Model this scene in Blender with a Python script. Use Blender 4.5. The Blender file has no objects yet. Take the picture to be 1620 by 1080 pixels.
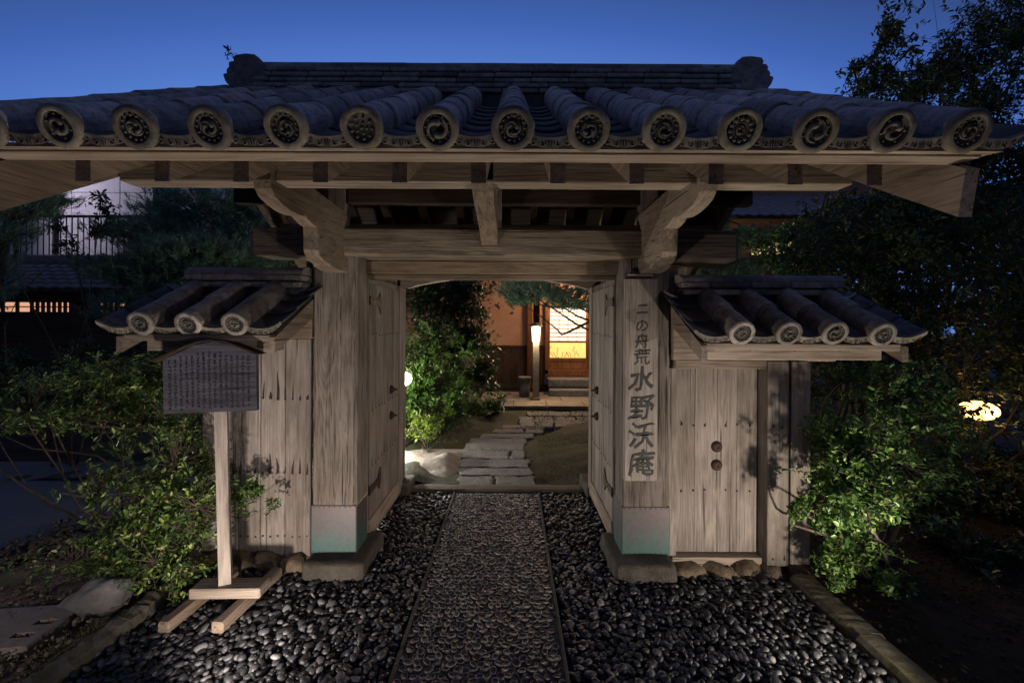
import bpy, bmesh, math, random
import numpy as np
from mathutils import Vector, Matrix, Euler
random.seed(7); RNG = np.random.default_rng(7)
sc = bpy.context.scene
col = sc.collection
PI = math.pi

# ------------------------------------------------------------------ camera
cam_d = bpy.data.cameras.new('camera'); cam = bpy.data.objects.new('camera', cam_d); col.objects.link(cam)
cam.location = (0.135, 0.0, 1.7)
cam.rotation_euler = (math.radians(90), math.radians(-0.3), 0)
cam_d.lens = 16; cam_d.sensor_width = 36; cam_d.shift_y = -30 / 1620
cam_d.clip_start = 0.05; cam_d.clip_end = 500
sc.camera = cam

# ------------------------------------------------------------------ world: dusk sky
w = bpy.data.worlds.new('World'); sc.world = w; w.use_nodes = True
nt = w.node_tree; N = nt.nodes; Lk = nt.links
for n in list(N): N.remove(n)
tc = N.new('ShaderNodeTexCoord'); sx = N.new('ShaderNodeSeparateXYZ'); Lk.new(tc.outputs['Generated'], sx.inputs[0])
dt = N.new('ShaderNodeVectorMath'); dt.operation = 'DOT_PRODUCT'; Lk.new(tc.outputs['Generated'], dt.inputs[0])
dt.inputs[1].default_value = (-.05, .93, .36)
m1 = N.new('ShaderNodeMath'); m1.operation = 'MULTIPLY'; Lk.new(dt.outputs['Value'], m1.inputs[0]); m1.inputs[1].default_value = .6
m2 = N.new('ShaderNodeMath'); m2.operation = 'MULTIPLY_ADD'; Lk.new(sx.outputs['Z'], m2.inputs[0]); m2.inputs[1].default_value = -.8; m2.inputs[2].default_value = .8
m3 = N.new('ShaderNodeMath'); m3.operation = 'ADD'; Lk.new(m1.outputs[0], m3.inputs[0]); Lk.new(m2.outputs[0], m3.inputs[1])
m4 = N.new('ShaderNodeMath'); m4.operation = 'MULTIPLY'; Lk.new(m3.outputs[0], m4.inputs[0]); m4.inputs[1].default_value = .625
rp = N.new('ShaderNodeValToRGB'); Lk.new(m4.outputs[0], rp.inputs[0])
E_ = rp.color_ramp.elements
E_[0].position = .0; E_[0].color = (.05, .065, .14, 1)
E_[1].position = 1.0; E_[1].color = (.10, .22, .62, 1)
for p, c in ((.40, (.055, .082, .20)), (.545, (.034, .076, .25)), (.59, (.052, .126, .44)), (.645, (.098, .225, .66)), (.75, (.10, .22, .62))):
    e = E_.new(p); e.color = (*c, 1)
bg = N.new('ShaderNodeBackground'); Lk.new(rp.outputs[0], bg.inputs[0]); bg.inputs[1].default_value = 1.0
wo = N.new('ShaderNodeOutputWorld'); Lk.new(bg.outputs[0], wo.inputs[0])

sc.view_settings.view_transform = 'Standard'; sc.view_settings.look = 'None'
sc.view_settings.exposure = 0; sc.view_settings.gamma = 1; sc.view_settings.use_curve_mapping = False
sc.render.engine = 'CYCLES'
try:
    sc.cycles.use_denoising = True
    sc.cycles.max_bounces = 6; sc.cycles.caustics_reflective = False; sc.cycles.caustics_refractive = False
    sc.cycles.sample_clamp_indirect = 3
except Exception: pass

# assumed spotlights out of view: (position, target, watts, cone deg, radius, colour)
ASSUMED_SPOTS = [((3.6, -1.7, .78), (.05, 3.0, .40), 250, 44, .05, (1.0, .88, .80)),
         ((2.02, 1.92, .13), (1.15, 2.9, 1.5), 92, 155, .035, (1.0, .86, .73)),
         ((-2.75, .75, .62), (-2.55, 2.9, .42), 46, 62, .04, (1.0, .86, .78)),
         ((-1.22, 1.85, .14), (-1.05, 2.9, 1.15), 88, 160, .035, (1.0, .86, .78))]
GARDEN_LIGHT = ((-1.27, 6.0, .95), 190, (1.0, .93, .80))
POST_LIGHT = 110
ASSUMED_EAVE_LIGHT = 180  # assumed lamp under the eave, out of view
RIGHT_LIGHT = 5

# ------------------------------------------------------------------ helpers
def setpar(o, par):
    if par is None: return
    o.parent = par
    if par.get('_rt') is not None:
        o.matrix_parent_inverse = Matrix.Translation(-Vector(par.location))

def thing(name, label, cat, loc=(0, 0, 0), group=None):
    o = bpy.data.objects.new(name, None); col.objects.link(o); o.location = loc
    o.empty_display_size = .1
    o['label'] = label; o['category'] = cat; o['_rt'] = 1
    if group: o['group'] = group
    return o

def tag(o, label, cat, group=None, kind=None):
    o['label'] = label; o['category'] = cat
    if group: o['group'] = group
    if kind: o['kind'] = kind
    return o

def mesh(name, verts, faces, mats, smooth=False, fm=None):
    me = bpy.data.meshes.new(name)
    me.from_pydata([tuple(v) for v in verts], [], faces)
    if not isinstance(mats, (list, tuple)): mats = [mats]
    for m in mats: me.materials.append(m)
    if fm is not None: me.polygons.foreach_set('material_index', fm)
    if smooth: me.polygons.foreach_set('use_smooth', [True] * len(me.polygons))
    me.update()
    return me

def npmesh(name, V, F, mats, smooth=False, fm=None):
    """V (n,3) array, F (m,k) array of equal-size polygons"""
    me = bpy.data.meshes.new(name)
    n = len(V); m, k = F.shape
    me.vertices.add(n); me.vertices.foreach_set('co', np.ascontiguousarray(V, dtype=np.float32).ravel())
    me.loops.add(m * k); me.loops.foreach_set('vertex_index', np.ascontiguousarray(F, dtype=np.int32).ravel())
    me.polygons.add(m)
    me.polygons.foreach_set('loop_start', np.arange(0, m * k, k, dtype=np.int32))
    me.polygons.foreach_set('loop_total', np.full(m, k, dtype=np.int32))
    if not isinstance(mats, (list, tuple)): mats = [mats]
    for mt in mats: me.materials.append(mt)
    if fm is not None: me.polygons.foreach_set('material_index', np.asarray(fm, dtype=np.int32))
    if smooth: me.polygons.foreach_set('use_smooth', np.ones(m, dtype=bool))
    me.update(calc_edges=True); me.validate()
    return me

def put(name, me, par=None, loc=None, rot=None, label=None, kind=None, scale=None):
    o = bpy.data.objects.new(name, me); col.objects.link(o)
    if loc is not None: o.location = loc
    if rot is not None: o.rotation_euler = rot
    if scale is not None: o.scale = scale
    setpar(o, par)
    if label: o['label'] = label
    if kind: o['kind'] = kind
    return o

class MB:
    def __init__(s): s.v = []; s.f = []; s.m = []
    def add(s, v, f, m=0):
        b = len(s.v); s.v += [tuple(p) for p in v]; s.f += [tuple(i + b for i in q) for q in f]; s.m += [m] * len(f); return s
    def box(s, x0, x1, y0, y1, z0, z1, ch=.004, m=0):
        if x0 > x1: x0, x1 = x1, x0
        if y0 > y1: y0, y1 = y1, y0
        ch = min(ch, (x1 - x0) * .3, (y1 - y0) * .3, (z1 - z0) * .3)
        X = (x0, x1); Y = (y0, y1); Z = (z0, z1); v = []; idx = {}
        for i in (0, 1):
            for j in (0, 1):
                for k in (0, 1):
                    sx_, sy_, sz_ = (1, -1)[i], (1, -1)[j], (1, -1)[k]
                    for a in range(3):
                        p = [X[i] + sx_ * ch, Y[j] + sy_ * ch, Z[k] + sz_ * ch]
                        p[a] = (X[i], Y[j], Z[k])[a]
                        idx[(i, j, k, a)] = len(v); v.append(p)
        f = []
        I = lambda i, j, k, a: idx[(i, j, k, a)]
        for a in range(3):
            for s_ in (0, 1):
                q = []
                for (b, c) in ((0, 0), (1, 0), (1, 1), (0, 1)):
                    t = [0, 0, 0]; t[a] = s_; t[(a + 1) % 3] = b; t[(a + 2) % 3] = c
                    q.append(I(*t, a))
                if s_ == 0: q = q[::-1]
                f.append(q)
        for a in range(3):
            b, c = (a + 1) % 3, (a + 2) % 3
            for p in (0, 1):
                for q_ in (0, 1):
                    t0 = [0, 0, 0]; t1 = [0, 0, 0]; t0[b] = t1[b] = p; t0[c] = t1[c] = q_; t1[a] = 1
                    quad = [I(*t0, b), I(*t1, b), I(*t1, c), I(*t0, c)]
                    if p == q_: quad = quad[::-1]
                    f.append(quad)
        for i in (0, 1):
            for j in (0, 1):
                for k in (0, 1):
                    t = [I(i, j, k, 0), I(i, j, k, 1), I(i, j, k, 2)]
                    if (i + j + k) % 2 == 0: t = t[::-1]
                    f.append(t)
        return s.add(v, f, m)
    def prism(s, prof, a0, a1, axis='x', m=0):
        """prof: 2D polygon. axis x: (y,z); y: (x,z); z: (x,y)"""
        n = len(prof)
        def P(p, a):
            return {'x': (a, p[0], p[1]), 'y': (p[0], a, p[1]), 'z': (p[0], p[1], a)}[axis]
        v = [P(p, a0) for p in prof] + [P(p, a1) for p in prof]
        f = [tuple(range(n))[::-1], tuple(range(n, 2 * n))]
        for i in range(n): j = (i + 1) % n; f.append((i, j, n + j, n + i))
        return s.add(v, f, m)
    def tube(s, pts, rad, sides=6, m=0, cap=True):
        pts = [Vector(p) for p in pts]; n = len(pts)
        if not hasattr(rad, '__len__'): rad = [rad] * n
        v = []; f = []
        up = Vector((0.13, .21, .97)).normalized()
        for i, p in enumerate(pts):
            d = (pts[min(i + 1, n - 1)] - pts[max(i - 1, 0)])
            d = d.normalized() if d.length > 1e-9 else Vector((0, 0, 1))
            a = d.cross(up)
            if a.length < 1e-3: a = d.cross(Vector((1, 0, 0)))
            a.normalize(); b = d.cross(a).normalized(); up = a.cross(d) * -1 if False else up
            for k in range(sides):
                t = 2 * PI * k / sides
                v.append(p + (a * math.cos(t) + b * math.sin(t)) * rad[i])
        for i in range(n - 1):
            for k in range(sides):
                k2 = (k + 1) % sides
                f.append((i * sides + k, i * sides + k2, (i + 1) * sides + k2, (i + 1) * sides + k))
        if cap:
            f.append(tuple(range(sides))[::-1]); f.append(tuple(range((n - 1) * sides, n * sides)))
        return s.add(v, f, m)
    def lathe(s, prof, sides=24, m=0, axis='y', c=(0, 0, 0)):
        """prof list (r, h)"""
        v = []; f = []
        for (r, h) in prof:
            for k in range(sides):
                t = 2 * PI * k / sides; a, b = r * math.cos(t), r * math.sin(t)
                p = {'y': (a, h, b), 'z': (a, b, h), 'x': (h, a, b)}[axis]
                v.append((p[0] + c[0], p[1] + c[1], p[2] + c[2]))
        for i in range(len(prof) - 1):
            for k in range(sides):
                k2 = (k + 1) % sides
                f.append((i * sides + k, i * sides + k2, (i + 1) * sides + k2, (i + 1) * sides + k))
        f.append(tuple(range(sides))[::-1]); f.append(tuple(range((len(prof) - 1) * sides, len(prof) * sides)))
        return s.add(v, f, m)
    def mesh(s, name, mats, smooth=False): return mesh(name, s.v, s.f, mats, smooth, s.m)
    def build(s, name, mats, par=None, smooth=False, **k):
        return put(name, s.mesh(name, mats, smooth), par, **k)

def bx(name, x0, x1, y0, y1, z0, z1, mat, par=None, ch=.005, **k):
    return MB().box(x0, x1, y0, y1, z0, z1, ch).build(name, mat, par, **k)

_ico = {}
def ico(sub):
    if sub not in _ico:
        b = bmesh.new(); bmesh.ops.create_icosphere(b, subdivisions=sub, radius=1)
        V = np.array([v.co[:] for v in b.verts]); F = np.array([[v.index for v in f.verts] for f in b.faces]); b.free()
        _ico[sub] = (V, F)
    return _ico[sub]

def rock_mesh(name, sx_, sy_, sz_, mat, seed, sub=3, rough=.22, flat=.0, box=.0, facets=5):
    if box > .55: facets = 0; sub = 5
    V, F = ico(sub); V = V.copy()
    r = np.random.default_rng(seed)
    if box > .55: V = V / (np.abs(V) ** 22).sum(1, keepdims=True) ** (1 / 22)
    elif box: V = np.sign(V) * np.abs(V) ** (1 - box)
    for k in range(7):
        fq = r.normal(size=3) * (1.2 + k * .6); ph = r.uniform(0, 6.28)
        V *= (1 + rough / (1 + k * .7) * np.sin(V @ fq + ph))[:, None]
    for k in range(facets):   # planed facets
        n = r.normal(size=3); n /= np.linalg.norm(n); d = r.uniform(.62, .85)
        t = V @ n - d; V -= np.where(t > 0, t * .85, 0)[:, None] * n
    V = V * np.array([sx_, sy_, sz_])
    return npmesh(name, V, F, mat, smooth=(sub > 2))

# ------------------------------------------------------------------ materials
def newmat(name):
    m = bpy.data.materials.new(name); m.use_nodes = True
    nt = m.node_tree; b = nt.nodes.get('Principled BSDF')
    return m, nt, b
def nd(nt, typ, **k):
    n = nt.nodes.new(typ)
    for a, b in k.items(): setattr(n, a, b)
    return n
def coords(nt, scale=(1, 1, 1), rnd=True):
    t = nd(nt, 'ShaderNodeTexCoord'); mp = nd(nt, 'ShaderNodeMapping')
    mp.inputs['Scale'].default_value = scale
    if rnd:
        oi = nd(nt, 'ShaderNodeObjectInfo'); mu = nd(nt, 'ShaderNodeMath', operation='MULTIPLY'); mu.inputs[1].default_value = 37.
        nt.links.new(oi.outputs['Random'], mu.inputs[0])
        va = nd(nt, 'ShaderNodeVectorMath', operation='ADD'); nt.links.new(t.outputs['Object'], va.inputs[0]); nt.links.new(mu.outputs[0], va.inputs[1])
        nt.links.new(va.outputs[0], mp.inputs['Vector'])
    else: nt.links.new(t.outputs['Object'], mp.inputs['Vector'])
    return mp.outputs[0]
def noise(nt, vec, scale, detail=4, rough=.55, dist=0):
    n = nd(nt, 'ShaderNodeTexNoise'); n.inputs['Scale'].default_value = scale; n.inputs['Detail'].default_value = detail
    n.inputs['Roughness'].default_value = rough; n.inputs['Distortion'].default_value = dist
    nt.links.new(vec, n.inputs['Vector']); return n.outputs['Fac']
def ramp(nt, fac, stops):
    r = nd(nt, 'ShaderNodeValToRGB'); e = r.color_ramp.elements
    while len(e) > 1: e.remove(e[-1])
    e[0].position = stops[0][0]; e[0].color = (*stops[0][1], 1) if len(stops[0][1]) == 3 else stops[0][1]
    for p, c in stops[1:]:
        x = e.new(p); x.color = (*c, 1)
    nt.links.new(fac, r.inputs[0]); return r.outputs[0]
def g(v): return (v, v, v)
def mixc(nt, fac, a, b, mode='MIX'):
    m = nd(nt, 'ShaderNodeMix', data_type='RGBA', blend_type=mode)
    if isinstance(fac, (int, float)): m.inputs[0].default_value = fac
    else: nt.links.new(fac, m.inputs[0])
    for i, x in ((6, a), (7, b)):
        if isinstance(x, tuple): m.inputs[i].default_value = (*x, 1)
        else: nt.links.new(x, m.inputs[i])
    return m.outputs[2]
def math_(nt, op, a, b=0., c=None):
    m = nd(nt, 'ShaderNodeMath', operation=op)
    for i, x in enumerate((a, b) if c is None else (a, b, c)):
        if isinstance(x, (int, float)): m.inputs[i].default_value = x
        else: nt.links.new(x, m.inputs[i])
    return m.outputs[0]
def bump(nt, bsdf, h, strength, dist=.01):
    b = nd(nt, 'ShaderNodeBump'); b.inputs['Strength'].default_value = strength; b.inputs['Distance'].default_value = dist
    nt.links.new(h, b.inputs['Height']); nt.links.new(b.outputs[0], bsdf.inputs['Normal'])

def wood(name, axis, c_dark=(.17, .150, .130), c_mid=(.29, .258, .225), c_light=(.40, .36, .318), relief=.7, rings=34., rough=.82, worn=.0, stain=.8):
    m, nt, b = newmat(name)
    ax = {'x': 0, 'y': 1, 'z': 2}[axis]
    def sv(k):
        q = [1, 1, 1]; q[ax] = k; return coords(nt, tuple(q))
    v = sv(.032); vc = sv(.016)
    big = noise(nt, sv(.09), 5.5, 2, .45, .25)
    cont = math_(nt, 'PINGPONG', math_(nt, 'MULTIPLY', big, rings), 1.)
    fib = noise(nt, v, 150, 5, .7, .05)
    fib2 = noise(nt, v, 46, 5, .68, .08)
    grain = math_(nt, 'ADD', math_(nt, 'MULTIPLY', cont, .09), math_(nt, 'ADD', math_(nt, 'MULTIPLY', fib, .56), math_(nt, 'MULTIPLY', fib2, .52)))
    c = ramp(nt, grain, [(.42, c_dark), (.585, c_mid), (.76, c_light)])
    # weather stains: broad soft patches and long run-downs
    blot = noise(nt, sv(.5), 2.2, 6, .6); f = ramp(nt, blot, [(.38, g(0.)), (.66, g(1.))])
    c = mixc(nt, math_(nt, 'MULTIPLY', f, stain), c, (.46, .43, .40), 'MULTIPLY')
    run = ramp(nt, noise(nt, sv(.12), 11, 4, .6), [(.50, g(0.)), (.72, g(1.))])
    c = mixc(nt, math_(nt, 'MULTIPLY', run, stain * .5), c, (.50, .46, .42), 'MULTIPLY')
    pale = ramp(nt, noise(nt, sv(.25), 5.5, 5, .7), [(.56, g(0.)), (.72, g(1.))])
    c = mixc(nt, math_(nt, 'MULTIPLY', pale, .35), c, tuple(min(.6, x * 1.35) for x in c_light))
    crack = noise(nt, vc, 62, 2, .5, .05)
    spl = ramp(nt, crack, [(.655, g(0.)), (.685, g(1.))])
    c = mixc(nt, math_(nt, 'MULTIPLY', spl, .85), c, tuple(x * .35 for x in c_dark))
    oi = nd(nt, 'ShaderNodeObjectInfo')
    c = mixc(nt, 1., c, ramp(nt, oi.outputs['Random'], [(0, (.74, .73, .72)), (.5, (.94, .92, .89)), (1, (1.06, 1.05, 1.04))]), 'MULTIPLY')
    nt.links.new(c, b.inputs['Base Color']); b.inputs['Roughness'].default_value = rough
    b.inputs['Specular IOR Level'].default_value = .2
    h = math_(nt, 'SUBTRACT', grain, math_(nt, 'MULTIPLY', spl, .9))
    bump(nt, b, h, relief, .007 + worn)
    return m

WX, WY, WZ = (wood('weathered_wood_' + a, a) for a in 'xyz')
WZW = wood('eroded_wood', 'z', relief=1.0, worn=.006, rings=44., c_dark=(.07, .054, .04))
WXW = wood('eroded_beam', 'x', relief=1.0, worn=.004, rings=30, c_dark=(.07, .056, .042), c_mid=(.22, .185, .14), c_light=(.34, .29, .23))
WXB = wood('beam_wood', 'x', c_dark=(.10, .075, .048), c_mid=(.23, .18, .125), c_light=(.33, .27, .20), relief=.35, rings=30)
WXL = wood('eave_wood', 'x', c_dark=(.18, .145, .11), c_mid=(.34, .285, .225), c_light=(.46, .40, .33), relief=.4, stain=.6)
WYL = wood('rafter_wood', 'y', c_dark=(.16, .12, .085), c_mid=(.32, .25, .185), c_light=(.42, .34, .27), relief=.35)
WYB = wood('brace_wood', 'y', c_dark=(.17, .135, .10), c_mid=(.31, .255, .195), c_light=(.40, .34, .27), relief=.4, rings=26)
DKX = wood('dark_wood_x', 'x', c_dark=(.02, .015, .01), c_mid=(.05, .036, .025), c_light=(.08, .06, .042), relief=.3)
DKZ = wood('dark_wood_z', 'z', c_dark=(.025, .014, .008), c_mid=(.07, .038, .02), c_light=(.11, .062, .034), relief=.3)
HOU = wood('house_wood', 'z', c_dark=(.10, .045, .018), c_mid=(.22, .10, .04), c_light=(.30, .15, .065), relief=.2)
BRD = wood('noticeboard_wood', 'x', c_dark=(.045, .046, .062), c_mid=(.095, .097, .125), c_light=(.14, .142, .175), relief=.5)

def tilemat(name, base, dark, moss=.35, lich=(.17, .145, .085)):
    m, nt, b = newmat(name)
    v = coords(nt)
    n1 = noise(nt, v, 14, 6, .65, .3); n2 = noise(nt, v, 60, 5, .7); n3 = noise(nt, v, 5, 4, .6)
    c = ramp(nt, n1, [(.3, dark), (.55, base), (.75, tuple(x * 1.35 for x in base))])
    c = mixc(nt, math_(nt, 'MULTIPLY', ramp(nt, n3, [(.5, g(0.)), (.68, g(1.))]), moss), c, lich)
    c = mixc(nt, math_(nt, 'MULTIPLY', ramp(nt, n2, [(.58, g(0.)), (.66, g(1.))]), .5), c, tuple(x * 1.9 for x in base))
    oi = nd(nt, 'ShaderNodeObjectInfo')
    c = mixc(nt, 1., c, ramp(nt, oi.outputs['Random'], [(0, g(.45)), (.5, (.85, .84, .82)), (1, (1.15, 1.13, 1.1))]), 'MULTIPLY')
    c = mixc(nt, math_(nt, 'MULTIPLY', ramp(nt, noise(nt, v, 30, 6, .75), [(.50, g(0.)), (.62, g(1.))]), .6), c, tuple(x * .4 for x in dark))
    nt.links.new(c, b.inputs['Base Color'])
    nt.links.new(ramp(nt, n1, [(.3, g(.55)), (.7, g(.85))]), b.inputs['Roughness'])
    b.inputs['Specular IOR Level'].default_value = .4
    bump(nt, b, math_(nt, 'ADD', n1, math_(nt, 'MULTIPLY', n2, .4)), .35, .006)
    return m
TILE = tilemat('smoked_roof_tile', (.42, .385, .37), (.14, .13, .13), .30, (.20, .18, .13))
TILED = tilemat('eave_disc_tile', (.23, .205, .16), (.08, .072, .056), .6, (.26, .21, .12))
TILEC = tilemat('crest_tile', (.15, .14, .115), (.05, .047, .04), .35)
TILEP = tilemat('pan_roof_tile', (.10, .10, .115), (.035, .035, .04), .4)
TILER = tilemat('ridge_roof_tile', (.30, .265, .25), (.11, .10, .10), .5, (.16, .15, .09))
TILEG = tilemat('wing_disc_tile', (.34, .31, .275), (.10, .095, .085), .45, (.28, .25, .15))
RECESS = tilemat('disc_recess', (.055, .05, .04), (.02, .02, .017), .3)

def stone(name, c1, c2, scale=9, bmp=.6, rough=.85, speck=0., moss=None, dist=.012):
    m, nt, b = newmat(name); v = coords(nt)
    n1 = noise(nt, v, scale, 6, .62, .2); n2 = noise(nt, v, scale * 9, 5, .7)
    c = ramp(nt, n1, [(.32, c1), (.68, c2)])
    c = mixc(nt, math_(nt, 'MULTIPLY', n2, .55), c, tuple(x * .35 for x in c1), 'MIX')
    if speck: c = mixc(nt, math_(nt, 'MULTIPLY', ramp(nt, noise(nt, v, scale * 14, 2, .5), [(.56, g(0.)), (.62, g(1.))]), speck), c, tuple(min(.8, x * 2.0) for x in c2))
    if moss: c = mixc(nt, ramp(nt, noise(nt, v, scale * .45, 5, .65), [(.46, g(0.)), (.6, g(1.))]), c, moss)
    nt.links.new(c, b.inputs['Base Color']); b.inputs['Roughness'].default_value = rough; b.inputs['Specular IOR Level'].default_value = .3
    bump(nt, b, math_(nt, 'ADD', n1, math_(nt, 'MULTIPLY', n2, .45)), bmp, dist)
    return m
ST_BASE = stone('plinth_stone', (.06, .052, .04), (.13, .115, .09), 11, 1., dist=.03)
ST_WARM = stone('footing_stone', (.14, .10, .06), (.29, .22, .145), 12, 1., dist=.025)
ST_GREY = stone('garden_rock', (.09, .088, .082), (.22, .215, .20), 6, .9, dist=.02)
ST_KERB = stone('kerb_stone', (.09, .08, .06), (.19, .165, .12), 9, .8, moss=(.10, .09, .045))
ST_SLAB = stone('granite_slab', (.09, .09, .085), (.19, .185, .175), 9, 1.0, speck=.9, dist=.02)
ST_PAVE = stone('paving_slab', (.16, .13, .10), (.28, .23, .18), 5, .4)
ST_CONC = stone('concrete', (.16, .13, .105), (.25, .21, .17), 20, .4, speck=.2, dist=.004)
MORTAR = stone('path_mortar', (.04, .04, .04), (.08, .079, .077), 40, .6)
SOIL = stone('soil', (.09, .068, .048), (.25, .19, .135), 7, 1., moss=(.055, .06, .02), dist=.03)
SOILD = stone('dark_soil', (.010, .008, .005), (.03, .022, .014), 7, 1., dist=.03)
MOSSM = stone('moss', (.018, .021, .008), (.055, .055, .02), 6, 1., dist=.04)
SAND = stone('garden_earth', (.22, .19, .15), (.46, .42, .36), 9, 1., dist=.03)
ROADM = stone('asphalt', (.09, .088, .09), (.14, .135, .135), 14, .5, rough=.5)
GROUNDM = stone('ground', (.02, .018, .014), (.04, .035, .026), 3, .8)
PLAST = stone('ochre_plaster', (.44, .235, .145), (.54, .30, .19), 3, .15, dist=.002)
PALE = stone('pale_render', (.58, .55, .58), (.70, .67, .70), 1.2, .1, dist=.002)

def plain(name, c, rough=.5, metal=0., emit=None, es=1.):
    m, nt, b = newmat(name); b.inputs['Base Color'].default_value = (*c, 1); b.inputs['Roughness'].default_value = rough
    b.inputs['Metallic'].default_value = metal
    if emit: b.inputs['Emission Color'].default_value = (*emit, 1); b.inputs['Emission Strength'].default_value = es
    return m
IRON = stone('rusted_iron', (.035, .018, .012), (.075, .038, .025), 40, .4, rough=.6)
BLACK = plain('black_metal', (.012, .012, .013), .5)
STAINM = plain('iron_stain', (.035, .026, .022), .9)
INK = stone('carved_ink', (.05, .052, .048), (.10, .10, .09), 60, .3)
GLOWW = plain('lamp_glass', (.9, .85, .75), .5, emit=(1, .83, .60), es=9)
GLOWB = plain('bright_lamp_glass', (.9, .9, .85), .5, emit=(1, .88, .66), es=30)
SHOJI = plain('shoji_paper', (.8, .75, .68), .8, emit=(1, .83, .66), es=.98)
WARMW = plain('warm_window_glass', (.7, .5, .2), .5, emit=(1, .60, .16), es=1.1)
YELW = plain('yellow_window_glass', (.7, .6, .3), .5, emit=(1, .78, .30), es=.75)
REDW = plain('lattice_light', (.7, .5, .4), .5, emit=(1, .50, .30), es=.8)
GLOWO = plain('amber_lamp_glass', (.9, .7, .4), .5, emit=(1, .55, .16), es=5)

# verdigris copper sheath: patina stain rising from the foot
def copper():
    m, nt, b = newmat('patina_copper'); v = coords(nt, rnd=False)
    s = nd(nt, 'ShaderNodeSeparateXYZ'); nt.links.new(v, s.inputs[0])
    n = noise(nt, coords(nt, (1, 1, .3), False), 15, 6, .7); n2 = noise(nt, v, 45, 6, .75)
    z = math_(nt, 'ADD', s.outputs['Z'], math_(nt, 'MULTIPLY', math_(nt, 'SUBTRACT', n, .5), .34))
    c = ramp(nt, z, [(.08, (.04, .12, .11)), (.17, (.06, .115, .105)), (.27, (.085, .092, .087)), (.42, (.105, .082, .078))])
    c = mixc(nt, ramp(nt, n2, [(.45, g(0.)), (.7, g(.8))]), c, (.07, .06, .055))
    nt.links.new(c, b.inputs['Base Color']); b.inputs['Metallic'].default_value = .25; b.inputs['Roughness'].default_value = .5
    bump(nt, b, n2, .15, .003)
    return m
COPPER = copper()

def island(name, stops, rough=.5, spec=.5, trans=0., bmp=0.):
    m, nt, b = newmat(name)
    ge = nd(nt, 'ShaderNodeNewGeometry')
    c = ramp(nt, ge.outputs['Random Per Island'], stops)
    if bmp:
        v = coords(nt, rnd=False); n = noise(nt, v, 60, 4, .6); c = mixc(nt, math_(nt, 'MULTIPLY', n, .6), c, g(stops[0][1][0] * .5))
        bump(nt, b, n, bmp, .004)
    nt.links.new(c, b.inputs['Base Color']); b.inputs['Roughness'].default_value = rough; b.inputs['Specular IOR Level'].default_value = spec
    if trans:
        t = nd(nt, 'ShaderNodeBsdfTranslucent'); nt.links.new(c, t.inputs[0])
        mx = nd(nt, 'ShaderNodeMixShader'); mx.inputs[0].default_value = trans
        out = nt.nodes.get('Material Output'); nt.links.new(b.outputs[0], mx.inputs[1]); nt.links.new(t.outputs[0], mx.inputs[2]); nt.links.new(mx.outputs[0], out.inputs[0])
    return m
PEB = island('black_pebble', [(0, (.013, .014, .016)), (.5, (.034, .036, .040)), (.82, (.080, .082, .086)), (.95, (.16, .16, .16)), (1, (.26, .25, .24))], .50, .45, bmp=.8)
PEBC = island('set_pebble', [(0, (.018, .018, .019)), (1, (.045, .044, .044))], .45, .5)
PEBR = island('pebble_rim', [(0, (.075, .074, .072)), (.7, (.14, .137, .132)), (1, (.22, .215, .205))], .42, .4)  # lighter rim: ring of grazing light on each pebble put into the colour
LEAF_L = island('azalea_leaf', [(0, (.03, .070, .020)), (.5, (.08, .145, .035)), (.82, (.19, .28, .05)), (1, (.45, .46, .18))], .30, .5, .3)
LEAF_R = island('pittosporum_leaf', [(0, (.035, .085, .022)), (.6, (.10, .21, .045)), (1, (.32, .46, .12))], .36, .5, .3)
LEAF_D = island('dark_leaf', [(0, (.022, .042, .018)), (.7, (.045, .078, .030)), (1, (.09, .12, .04))], .42, .45, .2)
LEAF_G = island('garden_leaf', [(0, (.03, .085, .018)), (.6, (.08, .18, .03)), (1, (.17, .30, .05))], .4, .5, .3)
LEAF_Y = island('fern_leaf', [(0, (.10, .18, .02)), (1, (.22, .30, .04))], .5, .4, .3)
NEED = island('pine_needle', [(0, (.05, .11, .065)), (.6, (.14, .27, .16)), (1, (.32, .48, .31))], .5, .4, .2)
BARK = stone('bark', (.05, .036, .024), (.14, .11, .08), 18, .8)
BARKL = stone('pale_bark', (.10, .08, .06), (.24, .20, .16), 18, .6)

# ================================================================== GROUND AND PATHS
def struct(o, label=None):
    o['kind'] = 'structure'
    if label: o['label'] = label
    return o

def sheet(name, x0, x1, y0, y1, z, mat, nx=2, ny=2, amp=0., fq=1., seed=0, edge=None):
    xs = np.linspace(x0, x1, nx); ys = np.linspace(y0, y1, ny); X, Y = np.meshgrid(xs, ys)
    r = np.random.default_rng(seed); Z = np.full_like(X, z, dtype=float)
    for k in range(9):
        a = r.uniform(0, 6.28); f = fq * (1.25 ** k) * 1.6
        Z += amp / (1 + k * .45) * np.sin(X * math.cos(a) * f + Y * math.sin(a) * f + r.uniform(0, 6.28)) * .5
    if edge is not None: Z = edge(X, Y, Z)
    V = np.stack([X, Y, Z], -1).reshape(-1, 3)
    i = np.arange(nx * ny).reshape(ny, nx)
    F = np.stack([i[:-1, :-1], i[:-1, 1:], i[1:, 1:], i[1:, :-1]], -1).reshape(-1, 4)
    return put(name, npmesh(name, V, F, mat, smooth=True))

struct(sheet('ground', -70, 70, -30, 90, -.10, GROUNDM))
struct(sheet('gravel_bed', -1.96, 1.98, .3, 4.53, -.035, MORTAR))
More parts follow.
